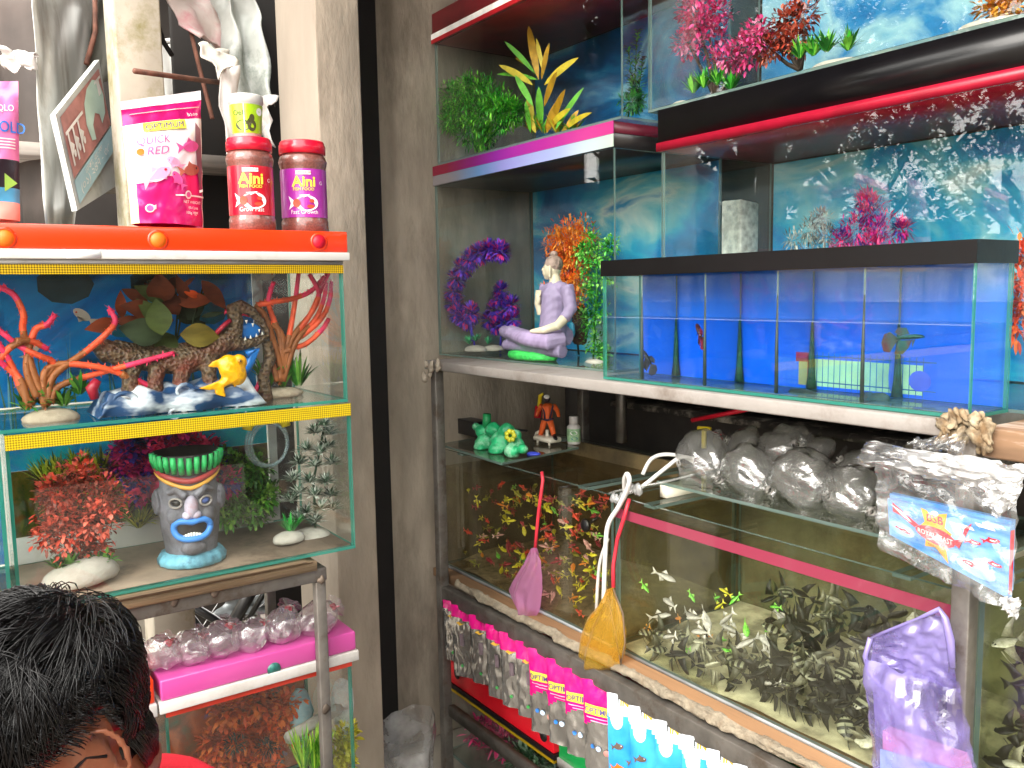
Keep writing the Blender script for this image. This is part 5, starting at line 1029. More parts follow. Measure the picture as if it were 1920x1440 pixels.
for n_, c_, c2_ in (('red', '#d6302a', '#f0624a'), ('yellow', '#c9c41f', '#eee24a'), ('orange', '#ee7a22', '#f8a844'), ('green', '#46b83a', '#9be060'), ('maroon', '#7a2430', '#b0404a'), ('pale pink', '#c98a8a', '#e4b8b0'), ('silver', '#b4aeae', '#dcd6d2'), ('olive', '#7a7a2c', '#a5a040')):
    TET[n_] = fishmesh('fish', 'tetra', [fm('scale_'+n_.replace(' ', '_'), c_, c2_), fm('fin_'+n_.replace(' ', '_'), c2_), EYEM])
AM = {n_: fishmesh('fish', 'angel', m_) for n_, k_, m_ in ANG}
def put(me, name, label, group, c, s, yaw, pitch, roll=0):
    o = bpy.data.objects.new(name, me); C.objects.link(o); o.location = c; o.scale = (s,)*3; o.rotation_euler = Euler((roll, pitch, yaw)); tag(o, label, 'fish', group); return o
rf = random.Random(11); LG = 'small bright fish in the lower left stock tank'; RG = 'small fish in the left half of the lower right stock tank'; AG = 'angelfish in the lower right stock tank'
def place(px_, py_, x0, dx, zm):
    for k in range(6):
        p = FX(px_, py_, x0 + dx*rf.random()*(1-.17*k))
        if p.z > zm: break
    return p
used = []
for i in range(900):
    if len(used) > 200: break
    px_ = rf.uniform(835, 1140); top_ = 905 + (px_-830)*.10; bot_ = 1050 + (px_-830)*.42; py_ = rf.uniform(top_ - 10, bot_)
    if rf.random() > .55 + .45*min(1, (px_-830)/160): continue
    p = place(px_, py_, 1.216, .22, .607)
    if not (.605 < p.z < .85 and 1.385 < p.y < 2.07) or any((p-q_).length < .019 for q_ in used): continue
    used.append(p); n_ = rf.choices(['yellow','red','maroon','orange','olive','pale pink','green'], [30,22,16,14,14,8,5])[0]
    put(TET[n_], 'small_fish', 'small %s fish in the crowded lower left tank' % n_, LG, p, rf.uniform(.024, .037), rf.choice([PI/2, -PI/2]) + rf.gauss(0, .7), rf.gauss(0, .45), rf.gauss(0, .2))
used = []
for i in range(110):
    if len(used) > 60: break
    px_ = rf.uniform(1165, 1480); py_ = rf.uniform(1055 + (px_-1150)*.25, 1200 + (px_-1150)*.45); x = 1.22 + .25*rf.random(); p = FX(px_, py_, x)
    if not (.61 < p.z < .85 and p.y < 1.33) or any((p-q_).length < .034 for q_ in used): continue
    used.append(p); n_ = rf.choices(['green','silver','orange','yellow','red'], [14,16,6,5,2])[0]; big = n_ == 'silver'
    put(TET[n_], 'small_fish', ('plump silver fish in the lower right tank' if big else 'small %s fish in the left half of the lower right tank' % n_), RG, p, .050 if big else rf.uniform(.026, .036), rf.choice([PI/2, -PI/2]) + rf.gauss(0, .5), rf.gauss(0.2, .45), rf.gauss(0, .2))
used = []
for i in range(900):
    if len(used) > 135: break
    if i % 3: px_ = rf.uniform(1185, 1660); py_ = rf.uniform(1165 + (px_-1185)*.22, 1235 + (px_-1185)*.50)
    else: px_ = rf.uniform(1430, 1785); py_ = rf.uniform(1090 + (px_-1430)*.25, 1440)
    p = place(px_, py_, 1.222, .20, .612)
    if not (.60 < p.z < .845 and .63 < p.y < 1.33) or any((p-q_).length < .030 for q_ in used): continue
    used.append(p); n_ = rf.choices(['black','striped','silvery'], [56,28,16])[0]
    put(AM[n_], 'angelfish', '%s angelfish in the lower right stock tank' % n_, AG, p, rf.uniform(.042, .060), rf.choice([PI/2, -PI/2]) + rf.gauss(0, .75), rf.gauss(.1, .4), rf.gauss(0, .2))
used = []
for i in range(300):
    if len(used) > 26: break
    px_ = rf.uniform(1835, 1930); py_ = rf.uniform(1150, 1440); p = FX(px_, py_, 1.22 + .12*rf.random())
    if not (.60 < p.z < .845 and p.y < .575) or any((p-q_).length < .04 for q_ in used): continue
    used.append(p); put(AM['black' if i % 4 else 'silvery'], 'angelfish', '%s angelfish in the third stock tank' % ('black' if i % 4 else 'silvery'), 'angelfish in the third stock tank', p, rf.uniform(.042, .055), rf.choice([PI/2, -PI/2]) + rf.gauss(0, .7), rf.gauss(0, .4))
p = FX(1098, 985, 1.212); b = B(); b.ell(p, (.008,.016,.016)); b.tube([p + Vector((.005,0,0)), p + Vector((.02,-.02,.02))], .004, 6); tag(b.obj('suction_cup', BLACK_PL), 'black suction cup on the front of the left stock tank', 'suction cup')
# ================================================================ small shelf under the white board
zs = .9262; c0_, c1_, c2_ = P(825, 832, 'z', zs), P(940, 868, 'z', zs), P(1085, 838, 'z', zs)
b = B(); b.plate([c0_, c1_, c2_, c2_ + (c0_-c1_)], (0, 0, -.006)); b.m[2:] = [1]*4
tag(b.obj('glass_shelf', [film('dirty_glass', (.8,.82,.78), haze=.22, hazecol=S('#77705f'), gloss=1.2, hvar=14), EDGEG], smooth=False), 'small dirty glass shelf carrying the green castle and diver', 'glass shelf')
def Z_(px, py): return P(px, py, 'z', zs)
t = thing('castle_ornament', 'lumpy green painted castle ornament with yellow flower on the glass shelf', 'ornament', Z_(935, 848)); q0 = Z_(935, 846); xq = q0.x
b = B(); K = lambda x, y, d=0: FX(x, y, xq+d)
for x, y, r_, d in ((910,830,.026,0),(940,828,.028,.0),(968,835,.022,0),(905,808,.020,.01),(925,806,.022,.01),(950,808,.022,.01),(965,818,.019,.005),(900,842,.018,-.02),(930,845,.022,-.02),(960,846,.02,-.02),(980,842,.014,-.01),(893,800,.012,.015)): b.ell(K(x, y, d), (r_*1.0, r_*1.15, r_*.95), amp=.2, fr=60)
b.v = [(x, y, max(z, zs)) for x, y, z in b.v]
b.obj('castle', M('green_paint', '#1f9a62', .45, var=.3, scale=45, bump=.6, bscale=90, dirt='#8fc6a2', dscale=30), t, fuse=.0035, sm=2)
b = B(); b.tube([K(913,800,.015), K(913,776,.015)], [.0125,.011], 14); b.obj('chimney', mat('green_chimney', '#1a8a4f', .5), t)
b = B(); 
for k in range(7): b.ell(K(957+7*math.cos(k*.9), 817+8*math.sin(k*.9), -.022), (.006,.008,.007))
b.obj('flower', mat('yellow_green_paint', '#b5b52a', .5, var=.3), t)
t = thing('diver_figurine', 'small diver figurine in orange suit standing on a cream base', 'figurine', Z_(1026, 834)); xd = Z_(1026, 832).x; K = lambda x, y, d=0: FX(x, y, xd+d)
OS = M('orange_suit', '#e2622a', .45, var=.15, scale=50)
b = B(); b.tube([K(1026,790), K(1027,775), K(1027,760)], [.014,.014,.017], 12); b.tube([K(1027,762), K(1027,756)], [.018,.009], 10)
for s in (-1, 1):
    b.tube([K(1026+5*s,788), K(1026+9*s,802,-.004), K(1026+13*s,818)], [.0095,.0085,.0065], 10)
    b.tube([K(1027+11*s,760), K(1027+18*s,770), K(1027+21*s,781,-.006)], [.0075,.0065,.005], 10)
b.obj('suit', OS, t, fuse=.002, sm=2)
b = B()
for s in (-1, 1): b.tube([K(1026+13*s,815), K(1026+15*s,821,-.004), K(1026+17*s,823,-.014)], [.0065,.006,.004], 8)
b.obj('boots', BLACK_PL, t)
b = B(); b.ell(K(1026,748), (.0095,.009,.0105)); b.obj('head', mat('helmet_dark', '#2b2a30', .4), t); b = B(); b.ell(K(1025,744,-.004), (.008,.009,.006)); b.obj('mask', WHITE, t)
b = B(); b.tube([K(1017,760,-.012), K(1020,772,-.016), K(1022,786,-.014)], .0026, 6); b.tube([K(1037,760,-.012), K(1034,772,-.016), K(1031,786,-.014)], .0026, 6); b.tube([K(1015,785,-.010), K(1026,788,-.016), K(1037,785,-.010)], .003, 6); b.obj('harness', mat('harness_navy', '#2a2440', .5), t)
b = B(); b.tube([K(1008,782,.01), K(1010,762,.01)], [.010,.010], 12); b.obj('air_tank', RED, t); b = B(); b.tube([K(1011,762), K(1013,742), K(1018,738)], [.006,.006,.003], 8); b.obj('yellow_fin', mat('yellow_plastic', '#e6cf28', .35), t)
IV = M('ivory_plastic', '#ddd6c4', .45, var=.06); b = B(); p = K(1026, 827); b.box((xd-.022, p.y-.040, zs+.007), (xd+.022, p.y+.040, zs+.022)); b.jit(.0015, 60); b.obj('base', IV, t, bevel=.006)
for y in (-.025, .028): b = B(); b.tube([(xd-.012, p.y+y, zs), (xd-.012, p.y+y, zs+.009)], .0035, 8); b.obj('foot', IV, t)
b = B(); b.tube([K(1002,824), K(1006,812), K(1016,806)], [.003,.005,.003], 6); b.tube([K(1026,826), K(1026,806)], .005, 8); b.obj('shell', IV, t)
t = thing('medicine_bottle', 'small white bottle with green label beside the diver', 'bottle', Z_(1076, 834)); p = Z_(1076, 832); hz = FX(1076, 780, p.x).z - zs; r = .0185
b = B(); b.lathe([(r*.9,0),(r,.003),(r,hz*.62),(r*.7,hz*.70),(r*.62,hz*.72)], 28, (p.x, p.y, zs)); b.obj('bottle_body', WHITE_PL, t); b = B(); b.lathe([(r*.68,hz*.725),(r*.68,hz*.98),(r*.6,hz)], 28, (p.x, p.y, zs)); b.obj('cap', WHITE_PL, t)
D = Decal(cyl_fn(p.x, p.y, r, zs, -p.x, -p.y)); D.ink(mat('label_green', '#8fb48a', .5, var=.25, scale=90)).rect(-r*1.5, hz*.10, r*1.5, hz*.56, lift=.0004, nu=16); D.ink(WHITE).disc(0, hz*.42, .010, .006, lift=.0009); D.ink(mat('label_teal', '#3f8a8a')).disc(.002, hz*.22, .009, .005, lift=.0009); D.ink(GREENP).text('MEDI', 0, hz*.40, .004, lift=.0013, center=True); D.obj('label', t.children[0])
p = Z_(1000, 853); b = B(); b.ell(p + Vector((0,0,.003)), (.016,.020,.005), amp=.4, fr=60); tag(b.obj('blue_scrap', mat('blue_scrap', '#3f4fc8', .5)), 'crumpled blue plastic scrap at the glass shelf edge', 'scrap')
p = Z_(885, 815); b = B(); b.box((p.x-.02, p.y-.05, zs), (p.x+.03, p.y+.05, zs+.045)); b.jit(.002, 30); b.tube([p + Vector((.01, -.05, .02)), p + Vector((.03,-.12,.03)), p + Vector((.06,-.2,.03))], .004, 6); tag(b.obj('power_adapter', BLACK_PL, bevel=.006), 'black power adapter with cable behind the green castle', 'adapter')
# dark store behind the stock tanks
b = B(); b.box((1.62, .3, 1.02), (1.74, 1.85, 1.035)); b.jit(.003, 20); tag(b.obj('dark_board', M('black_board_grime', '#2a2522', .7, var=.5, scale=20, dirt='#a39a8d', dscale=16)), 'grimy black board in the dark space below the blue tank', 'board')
b = B(); b.tube([FX(1298, 788, 1.6), FX(1420, 764, 1.6)], .006, 6); tag(b.obj('red_bar', RED), 'red bar in the dark space below the blue tank', 'bar')
b = B(); p = FX(1165, 800, 1.58); b.box((1.57, p.y-.012, .93), (1.59, p.y+.012, 1.14)); tag(b.obj('dark_post', STEEL), 'dim steel post behind the diver', 'post')
# ================================================================ bags on the glass plate over the right stock tank
zp = .945; b = B(); b.box((1.27, .615, zp-.006), (1.56, 1.30, zp), 1); tag(b.obj('glass_plate', [film('plate_glass', (.82,.86,.82), haze=.08, hazecol=S('#7f8a80'), gloss=1.2), EDGEG], smooth=False), 'thick glass plate bridging the right stock tank under clear bags', 'glass plate')
for k, y in enumerate((.64, 1.27)):
    b = B(); b.box((1.27, y, .9125), (1.56, y+.02, zp-.0065)); tag(b.obj('spacer_block', IV), 'pale spacer block under the glass plate, ' + ('near the steel post' if k == 0 else 'near the white tube'), 'block')
CBAG = film('clear_water_bag', (.95,.95,.94), gloss=2.2, haze=.13, hazecol=(.95,.95,.93), bump=.4, bscale=60, f0=.08)
nm2 = ['widest bag at the left end of the plate', 'small front bag next to the widest', 'back bag at the far left, darker', 'second back bag from the left', 'third back bag from the left', 'front middle bag', 'tilted bag behind the hanging packet', 'front bag near the packet', 'tiny knotted bag at the very back']
for k, (x, y, tx, ty, r) in enumerate(((1312,875,1352,905,.060),(1400,895,1448,925,.054),(1395,845,1360,825,.052),(1462,848,1500,830,.050),(1530,860,1500,835,.052),(1500,905,1560,935,.060),(1605,885,1570,860,.048),(1590,935,1640,965,.050),(1352,828,1345,812,.015))):
    xx = 1.36 + (0 if k in (0,1,5,7) else .07); p = FX(x, y, xx); q_ = FX(tx, ty, xx-.02); p.z = max(p.z, zp + r*.8); waterbag('clear bag on the glass plate, ' + nm2[k], p, r, q_, 'clear water bags on the glass plate', CBAG, k*2.3, tm=mat('clear_tie', '#b9b4ae', .3), cr=.6)
t = thing('air_valve', 'yellow air valve standing behind the clear bags', 'valve', FX(1320, 830, 1.5)); b = B(); p = FX(1320, 840, 1.5); b.tube([p, p+Vector((0,0,.045))], .006, 8); b.tube([p+Vector((0,.018,.045)), p+Vector((0,-.02,.047))], .005, 8); b.obj('valve_body', mat('yellow_plastic', '#e6cf28', .35), t)
# ================================================================ tubes, hooks and nets on the front of the stock tanks
TUBE = M('white_tube', '#dcdad6', .35, var=.05, coat=.3)
def tubes(label, l, r, m=TUBE, nm_='air_tube', cat='tube'):
    b = B(); pts = [FX(x, y, d) for x, y, d in l]; P2 = []
    for i in range(len(pts)-1):
        p0, p1, p2, p3 = pts[max(i-1,0)], pts[i], pts[i+1], pts[min(i+2, len(pts)-1)]
        P2 += [.5*((2*p1)+(p2-p0)*t_+(2*p0-5*p1+4*p2-p3)*t_*t_+(3*p1-p0-3*p2+p3)*t_**3) for t_ in [k/6 for k in range(6)]]
    P2.append(pts[-1]); b.tube(P2, r, 8); return tag(b.obj(nm_, m), label, cat)
tubes('white air tube hooked over the wall between the stock tanks', [(1172,925,1.21),(1171,900,1.19),(1176,889,1.18),(1180,900,1.175),(1176,918,1.18),(1160,950,1.185),(1140,985,1.185),(1135,1040,1.185),(1132,1130,1.187)], .0052)
tubes('thinner grey air tube left of the white one', [(1140,1010,1.188),(1124,1060,1.188),(1118,1150,1.188)], .0038, M('grey_tube', '#b9b4ae', .4))
tubes('pale air tube arching towards the clear bags', [(1170,925,1.23),(1200,915,1.25),(1245,880,1.30),(1275,858,1.33),(1300,860,1.36)], .0045)
tubes('second pale air tube looping behind the first', [(1205,890,1.30),(1220,862,1.32),(1245,852,1.33),(1280,856,1.35),(1300,866,1.36)], .0045)
tubes('clear tape strip curving over the tank corner', [(1142,925,1.22),(1180,915,1.21),(1240,905,1.25),(1300,890,1.27)], .0025, film('tape_clear', (.9,.92,.9), haze=.3, hazecol=(.7,.7,.68)))
b = B(); 
for k in range(8): b.ell(FX(1150+k*7, 935-k*3+5*math.sin(k), 1.2), (.006,.008,.012), 8, 6, amp=.8, fr=80)
tag(b.obj('crumpled_film', film('film_scrap', (.9,.9,.9), haze=.35, hazecol=(.75,.75,.74), gloss=2, bump=.6)), 'crumpled clear film stuck on the corner between the stock tanks', 'film')
def net(name, label, col, outline, x, depth, handle, hm, rim=None, haze=.30):
    """hand net: cloth hanging as a flattened sack between two outlines (left, right) in photo points"""
    t = thing(name, label, 'fish net', FX(*outline[0][0], x)); Lf, Rt = outline
    def ip(l, v):
        q = v*(len(l)-1); i = min(int(q), len(l)-2); f = q-i; return Vector((l[i][0]*(1-f)+l[i+1][0]*f, l[i][1]*(1-f)+l[i+1][1]*f, 0))
    def cloth(s):
        def f(u, v):
            a, c = ip(Lf, v), ip(Rt, v); q = a.lerp(c, u); w_ = depth*math.sin(PI*u)*min(1, .25+v*1.6)*min(1, (1-v)*5+.2)
            return FX(q.x, q.y, x) + Vector((s*w_ - .003 + .004*math.sin(u*17+v*5) + .003*noise.noise(Vector((u*6, v*8, s))), 0, 0))
        return f
    b = B(); b.grid(cloth(-1), 22, 26); b.grid(cloth(.4), 22, 26); b.obj('net_cloth', film(label[:12]+'_net', tuple(.6+.4*c for c in S(col)), gloss=.4, rough=.5, haze=haze, hazecol=S(col), bump=.25, bscale=120), t)
    b = B(); b.tube([FX(a, c, d) for a, c, d in handle], .0042, 8); b.obj('handle', hm, t)
    if rim: b = B(); b.tube([FX(a, c, x-.006) for a, c in rim], .0018, 6); b.obj('wire_frame', mat('wire', '#6e5a48', .5), t)
    return t
HR = M('red_wire_handle', '#c22a3a', .45)
net('fish_net', 'pink hand net hanging on the left stock tank', '#f0a8da', ([(1002,1026),(982,1058),(962,1090),(956,1105),(974,1140),(976,1168)], [(1006,1028),(1018,1052),(1018,1080),(1016,1110),(1012,1145),(996,1168)]), 1.182, .022, [(1016,885,1.195),(1018,900,1.19),(1010,960,1.188),(1006,1000,1.188),(1003,1036,1.184)], HR)
net('fish_net', 'yellow hand net hanging beside the white tube', '#edbd3a', ([(1146,1102),(1122,1135),(1100,1160),(1090,1195),(1088,1240),(1098,1260)], [(1150,1102),(1166,1140),(1176,1180),(1172,1220),(1164,1248),(1140,1258)]), 1.165, .028, [(1180,935,1.195),(1172,965,1.186),(1158,1010,1.184),(1150,1060,1.18),(1150,1102,1.17)], HR, [(1140,1120),(1150,1170),(1158,1210),(1164,1246),(1172,1205),(1168,1150),(1150,1104)])
# ================================================================ hanging bag of food packets
t = thing('food_packet', 'stack of blue food packets reading ROYAL FEAST inside the clear hanging bag', 'food packet', FX(1780, 1060, 1.09))
c = [FX(1664, 935, 1.09), FX(1894, 988, 1.09), FX(1890, 1122, 1.09), FX(1668, 1002, 1.09)]
PB = M('packet_blue', '#3f86d4', .35, var=.3, scale=22, stretch=(1,1,4), col2='#7fb8ea')
b = B(); b.plate(c, (.010, 0, 0)); b.obj('packet', PB, t, smooth=False)
b = B(); b.plate([q + Vector((.0115, .004, .005)) for q in c], (.010, 0, 0)); b.obj('packet', PB, t, smooth=False)
b = B(); b.box((1.091, c[1].y-.0015, c[2].z+.005), (1.099, c[1].y-.0005, c[1].z-.005)); b.obj('red_edge', RED, t, smooth=False)
pw, ph = (c[1]-c[0]).length, (c[0]-c[3]).length
def pf(u, v, l): return c[3]*(1-u)*(1-v) + c[2]*u*(1-v) + c[1]*u*v + c[0]*(1-u)*v + Vector((-.0012-l, 0, 0))
D = Decal(pf); YP = mat('packet_yellow', '#f0b41f', .4)
D.ink(YP).poly([(.30,.98),(.35,.95),(.38,.88),(.52,.98),(.50,.70),(.56,.62),(.50,.45),(.53,.05),(.42,.25),(.33,.18),(.34,.42),(.28,.55),(.33,.70)], lift=.0002)
D.ink(mat('packet_light', '#9fd0f2', .4)).disc(.12,.32,.12,.16, lift=.0001).disc(.58,.75,.09,.20, lift=.0001).disc(.75,.2,.16,.12, lift=.0001)
D.ink(WHITE).poly([(.60,.86),(.72,.86),(.74,.81),(.62,.80)]).poly([(.74,.95),(.88,.94),(.90,.89),(.76,.90)]); D.rect(.80,.985,.96,.955)
D.ink(RED).disc(.42,.48,.17,.17, lift=.0006).poly([(.28,.58),(.16,.75),(.05,.95),(.05,.70),(.12,.66),(.24,.50)], lift=.0005).poly([(.55,.50),(.64,.60),(.72,.92),(.66,.80),(.62,.42)], lift=.0005)
D.ink(WHITE).text('ROYAL FEAST', .42, .43, .10, lift=.0012, center=True, sx=.34)
D.ink(RED).text('BSB', .42, .74, .15, lift=.0008, center=True, sx=.42, bold=.02); D.ink(WHITE).disc(.42,.93,.03,.05,lift=.0008)
D.ink(mat('packet_ink', '#8a5a20')).text('FISH FOOD', .43, .24, .05, lift=.0008, center=True, sx=.4).text('50 PACKETS', .44, .15, .04, lift=.0008, center=True, sx=.4)
for u, v, l, a in ((.15,.30,.11,-.3),(.74,.62,.11,.3),(.88,.74,.12,.5),(.70,.25,.12,3.3),(.90,.40,.11,.2)): D.fish(u, v, l, a, RED, WHITE, lift=.0006); D.ink(WHITE).disc(u, v, l*.2, l*.1, lift=.0009)
D.ink(mat('white_wisp', '#e6eef6')).poly([(.03,.90),(.16,.74),(.22,.58),(.14,.66)], lift=.0009)
D.obj('print', t.children[0])
t = thing('hanging_bag', 'torn clear plastic bag with white crumpled top hanging from the post', 'plastic bag', FX(1780, 850, 1.09))
HB = film('hanging_film', (.93,.93,.93), gloss=1.8, haze=.14, hazecol=(.72,.72,.72), bump=.35, bscale=22, f0=.06, hvar=18); HW = film('white_film', (.9,.9,.9), gloss=2.5, haze=.62, hazecol=(.8,.8,.8), bump=.3, bscale=30, f0=.08, hvar=12)
def quadf(TL, TR, BR, BL, x, bulge, amp=.004, fr=7, sd=0):
    def f(u, v):
        q = (Vector((*TL, 0))*(1-u) + Vector((*TR, 0))*u)*(1-v) + (Vector((*BL, 0))*(1-u) + Vector((*BR, 0))*u)*v
        n_ = noise.noise(Vector((u*fr, v*fr, sd)))*amp + noise.noise(Vector((u*fr*3, v*fr*3, sd+5)))*amp*.5
        e = noise.noise(Vector((u*9, v*9, sd+9)))*5; return FX(q.x + e, q.y + e, x) + Vector((-bulge*math.sin(PI*u)**.5*math.sin(PI*v)**.5 + n_*2, 0, n_*.5))
    return f
b = B(); b.grid(quadf((1640,868),(1912,900),(1896,1150),(1648,1030), 1.082, .012), 40, 40); b.obj('bag_front', HB, t)
b = B(); b.grid(quadf((1640,868),(1912,900),(1896,1150),(1648,1030), 1.165, -.01), 24, 24); b.obj('bag_back', HB, t)
b = B(); b.grid(quadf((1622,828),(1925,872),(1912,930),(1606,868), 1.07, .015, .007, 5, 3), 60, 24); b.obj('crumpled_top', HW, t)
b = B(); b.grid(quadf((1815,905),(1915,890),(1905,945),(1870,970), 1.065, .006, .006, 5, 5), 30, 20); b.obj('crumpled_corner', HW, t); b = B(); b.grid(quadf((1872,1118),(1915,1122),(1908,1160),(1890,1150), 1.07, .004, .006, 9, 8), 14, 14); b.obj('crumpled_corner', HW, t)
b = B(); b.tube([FX(1790,850,1.08), FX(1800,836,1.10), FX(1810,822,1.125)], [.010,.007,.006], 8); b.grid(quadf((1700,828),(1800,812),(1800,845),(1720,848), 1.09, .006, .008, 9, 4), 20, 10); b.obj('knot', HB, t)
# ================================================================ violet bag hanging on the post
t = thing('violet_bag', 'translucent violet plastic bag hanging open on the right post', 'plastic bag', FX(1760, 1150, 1.09)); VB = film('violet_film', (.80,.76,.95), gloss=1.1, haze=.32, hazecol=S('#a99ce0'), bump=.10, bscale=20, f0=.06, hvar=12)
VE = film('violet_edge', (.7,.65,.9), gloss=1.5, haze=.7, hazecol=S('#b0a2e0'))
b = B(); b.grid(quadf((1632,1192),(1768,1142),(1800,1300),(1622,1235), 1.095, .0, .004, 7, 2), 24, 24); b.grid(quadf((1622,1235),(1800,1290),(1840,1500),(1640,1500), 1.085, .03, .005, 4, 6), 30, 30); b.obj('bag_front', VB, t)
b = B(); b.grid(quadf((1632,1195),(1768,1146),(1835,1500),(1645,1500), 1.13, -.01, .005, 6, 7), 24, 24); b.obj('bag_back', VB, t)
b = B(); b.tube([FX(x, y, 1.092) for x, y in ((1632,1196),(1670,1180),(1720,1160),(1762,1142),(1772,1160),(1782,1200),(1786,1250))], [.003,.002,.002,.004,.005,.006,.005], 6); b.tube([FX(x, y, 1.092) for x, y in ((1632,1196),(1622,1230),(1630,1262),(1655,1290),(1700,1310))], .004, 6); b.obj('folded_rim', VE, t)
t = thing('toy_packet', 'pink and pale blue packet inside the violet bag', 'packet', FX(1740, 1420, 1.1)); D = B(); cq = [FX(1655,1370,1.105), FX(1800,1420,1.105), FX(1830,1520,1.105), FX(1655,1480,1.105)]; D.plate(cq, (.02,0,0)); D.obj('packet', mat('packet_pink', '#d88aa8', .5, var=.25, scale=20), t, smooth=False)
D = B(); cq = [FX(1650,1405,1.10), FX(1810,1450,1.10), FX(1830,1540,1.10), FX(1650,1500,1.10)]; D.plate(cq, (.003,0,0)); D.obj('packet', mat('packet_sky', '#a9cfe6', .5, var=.2, scale=20), t, smooth=False)
# ================================================================ packets hanging under the rail
SILV = M('silver_foil', '#c3bfba', .2, var=.25, scale=20, metal=.85, bump=.35, bscale=40, stretch=(1,1,.25)); MAGF = M('magenta_packet', '#d6127c', .25, var=.15, scale=20, coat=.4, bump=.3, bscale=50)
def hang(px, py_top, py_bot, wv, dx, x0=1.128): 
    TL = FX(px, py_top, x0); h = TL.z - FX(px+6, py_bot, x0).z; R_ = Vector((dx, -math.sqrt(max(1e-6, 1-dx*dx)), 0)); BL = TL + Vector((.004, -.004, -h)); return [TL, TL + R_*wv, BL + R_*wv, BL]
tops = lambda x: 1121 + .561*(x-826)
pnames = ['first silver packet beside the left post', 'second silver packet from the left post', 'third silver packet from the left post', 'fourth silver packet from the left post', 'fifth silver packet from the left post', 'sixth silver packet, next to the first OPT letters', 'first packet showing OPT letters', 'second packet showing OP letters', 'third packet showing OP letters', 'last magenta packet showing OPTI beside blue ones']
for k, (px_, bot) in enumerate(zip((830,845,879,910,936,966,990,1024,1057,1092), (1236,1265,1279,1305,1322,1342,1370,1392,1414,1440))):
    lett = k >= 6; c = hang(px_, tops(px_)+1, bot, .082 if not lett else .085, .45 + .05*(k % 3))
    th = (.42 + .02*(k-6)) if lett else .86 - .02*k
    t, f = pouch('food_packet', 'foil packet on the rail, ' + pnames[k], 'food packet', c, .008, [MAGF, SILV], lambda u, v, th=th: 0 if v > th + (.10*math.sin(u*PI) if th < .6 else -.05*u) else 1, nu=18, nv=30, wr=.0022, group='foil packets hanging under the rail', seed=k*2.7, seal=.03)
    w_, h_ = (c[1]-c[0]).length, (c[0]-c[3]).length; D = Decal(lambda u, v, l, f=f, w_=w_, h_=h_: f(u/w_, v/h_, l + .0026)); D.lift = .0004
    if lett:
        D.ink(YEL).rect(.006, h_*.64, .078, h_*.64+.021); D.ink(solid('purple_ink', '#5b4a86')).text('OPTIMUM', .007, h_*.64+.0042, .0125, lift=.0024, sx=.92, bold=.012)
        D.ink(mat('pale_ink', '#f4a8cc')).rect(.010, h_*.60, .070, h_*.60+.0022).rect(.020, h_*.565, .070, h_*.565+.0022)
        D.ink(BLUEP).disc(.022, h_*.28, .005); D.ink(mat('pale_blue', '#bcd2f0')).disc(.036, h_*.27, .006); D.ink(mat('soft_red', '#c98a80')).disc(.055, h_*.24, .007)
    else:
        D.ink(mat('gold_fish_ink', '#d9a83a')).poly([(.018, h_*.76), (.026, h_*.79), (.034, h_*.765), (.046, h_*.775), (.036, h_*.75), (.03, h_*.735), (.024, h_*.75)]); D.ink(mat('grey_ink', '#6a5a60')).rect(.028, h_*.45, .040, h_*.62)
        D.ink(GREENP).disc(.03, h_*.16, .004)
    D.obj('print', t.children[0])
WB = M('blue_packet', '#1f86e0', .3, var=.1, scale=12, col2='#46b4f2', coat=.3); WC = M('cloud_packet', '#e9f1f8', .3, var=.05, coat=.3)
for k, px_ in enumerate((1138, 1180, 1228, 1278, 1325, 1375)):
    c = hang(px_, tops(px_)+2, tops(px_)+260, .095, .50)
    t, f = pouch('food_packet', 'blue and white food packet on the rail, ' + ['first from the magenta ones', 'second from the magenta ones', 'third from the magenta ones', 'fourth from the magenta ones', 'fifth from the magenta ones', 'last at the lower frame edge'][k], 'food packet', c, .010, [WC, WB], lambda u, v: 0 if v > .87 - .06*abs(math.sin(u*7)) else 1, nu=24, nv=36, wr=.0015, group='blue packets hanging under the rail', seed=k*1.9+50, seal=.02)
    w_, h_ = (c[1]-c[0]).length, (c[0]-c[3]).length; D = Decal(lambda u, v, l, f=f, w_=w_, h_=h_: f(u/w_, v/h_, l + .0010)); D.lift = .0004
    D.ink(WC).disc(.022, h_*.82, .014, .018, lift=.0006); D.ink(mat('bowl_line', '#8fb4d8')).rect(.012, h_*.80, .032, h_*.803, lift=.001); D.ink(mat('bowl_blue', '#b4d4ee')).disc(.022, h_*.785, .010, .006, lift=.0008)
    D.ink(mat('yellow_word', '#d9b21f')).text('IN', .030, h_*.93, .013, lift=.0008, bold=.03).text('IN', .070, h_*.92, .013, lift=.0008, bold=.04); D.ink(BLACK)
    for j in range(4): D.rect(.024, h_*.93 + j*.003, .0262, h_*.93 + j*.004 + .0022, lift=.0008)
    D.fish(.026, h_*.64, .022, .3, mat('fish_brown', '#6a5a50'), WHITE, lift=.0008); D.fish(.026, h_*.48, .026, .2, ORANGE, WHITE, lift=.0008); D.fish(.060, h_*.56, .022, .4, mat('fish_brown', '#6a5a50'), WHITE, lift=.0008)
    D.ink(WHITE).poly([(.040,h_*.42),(.044,h_*.36),(.042,h_*.28),(.038,h_*.36)], lift=.0008); D.obj('print', t.children[0])
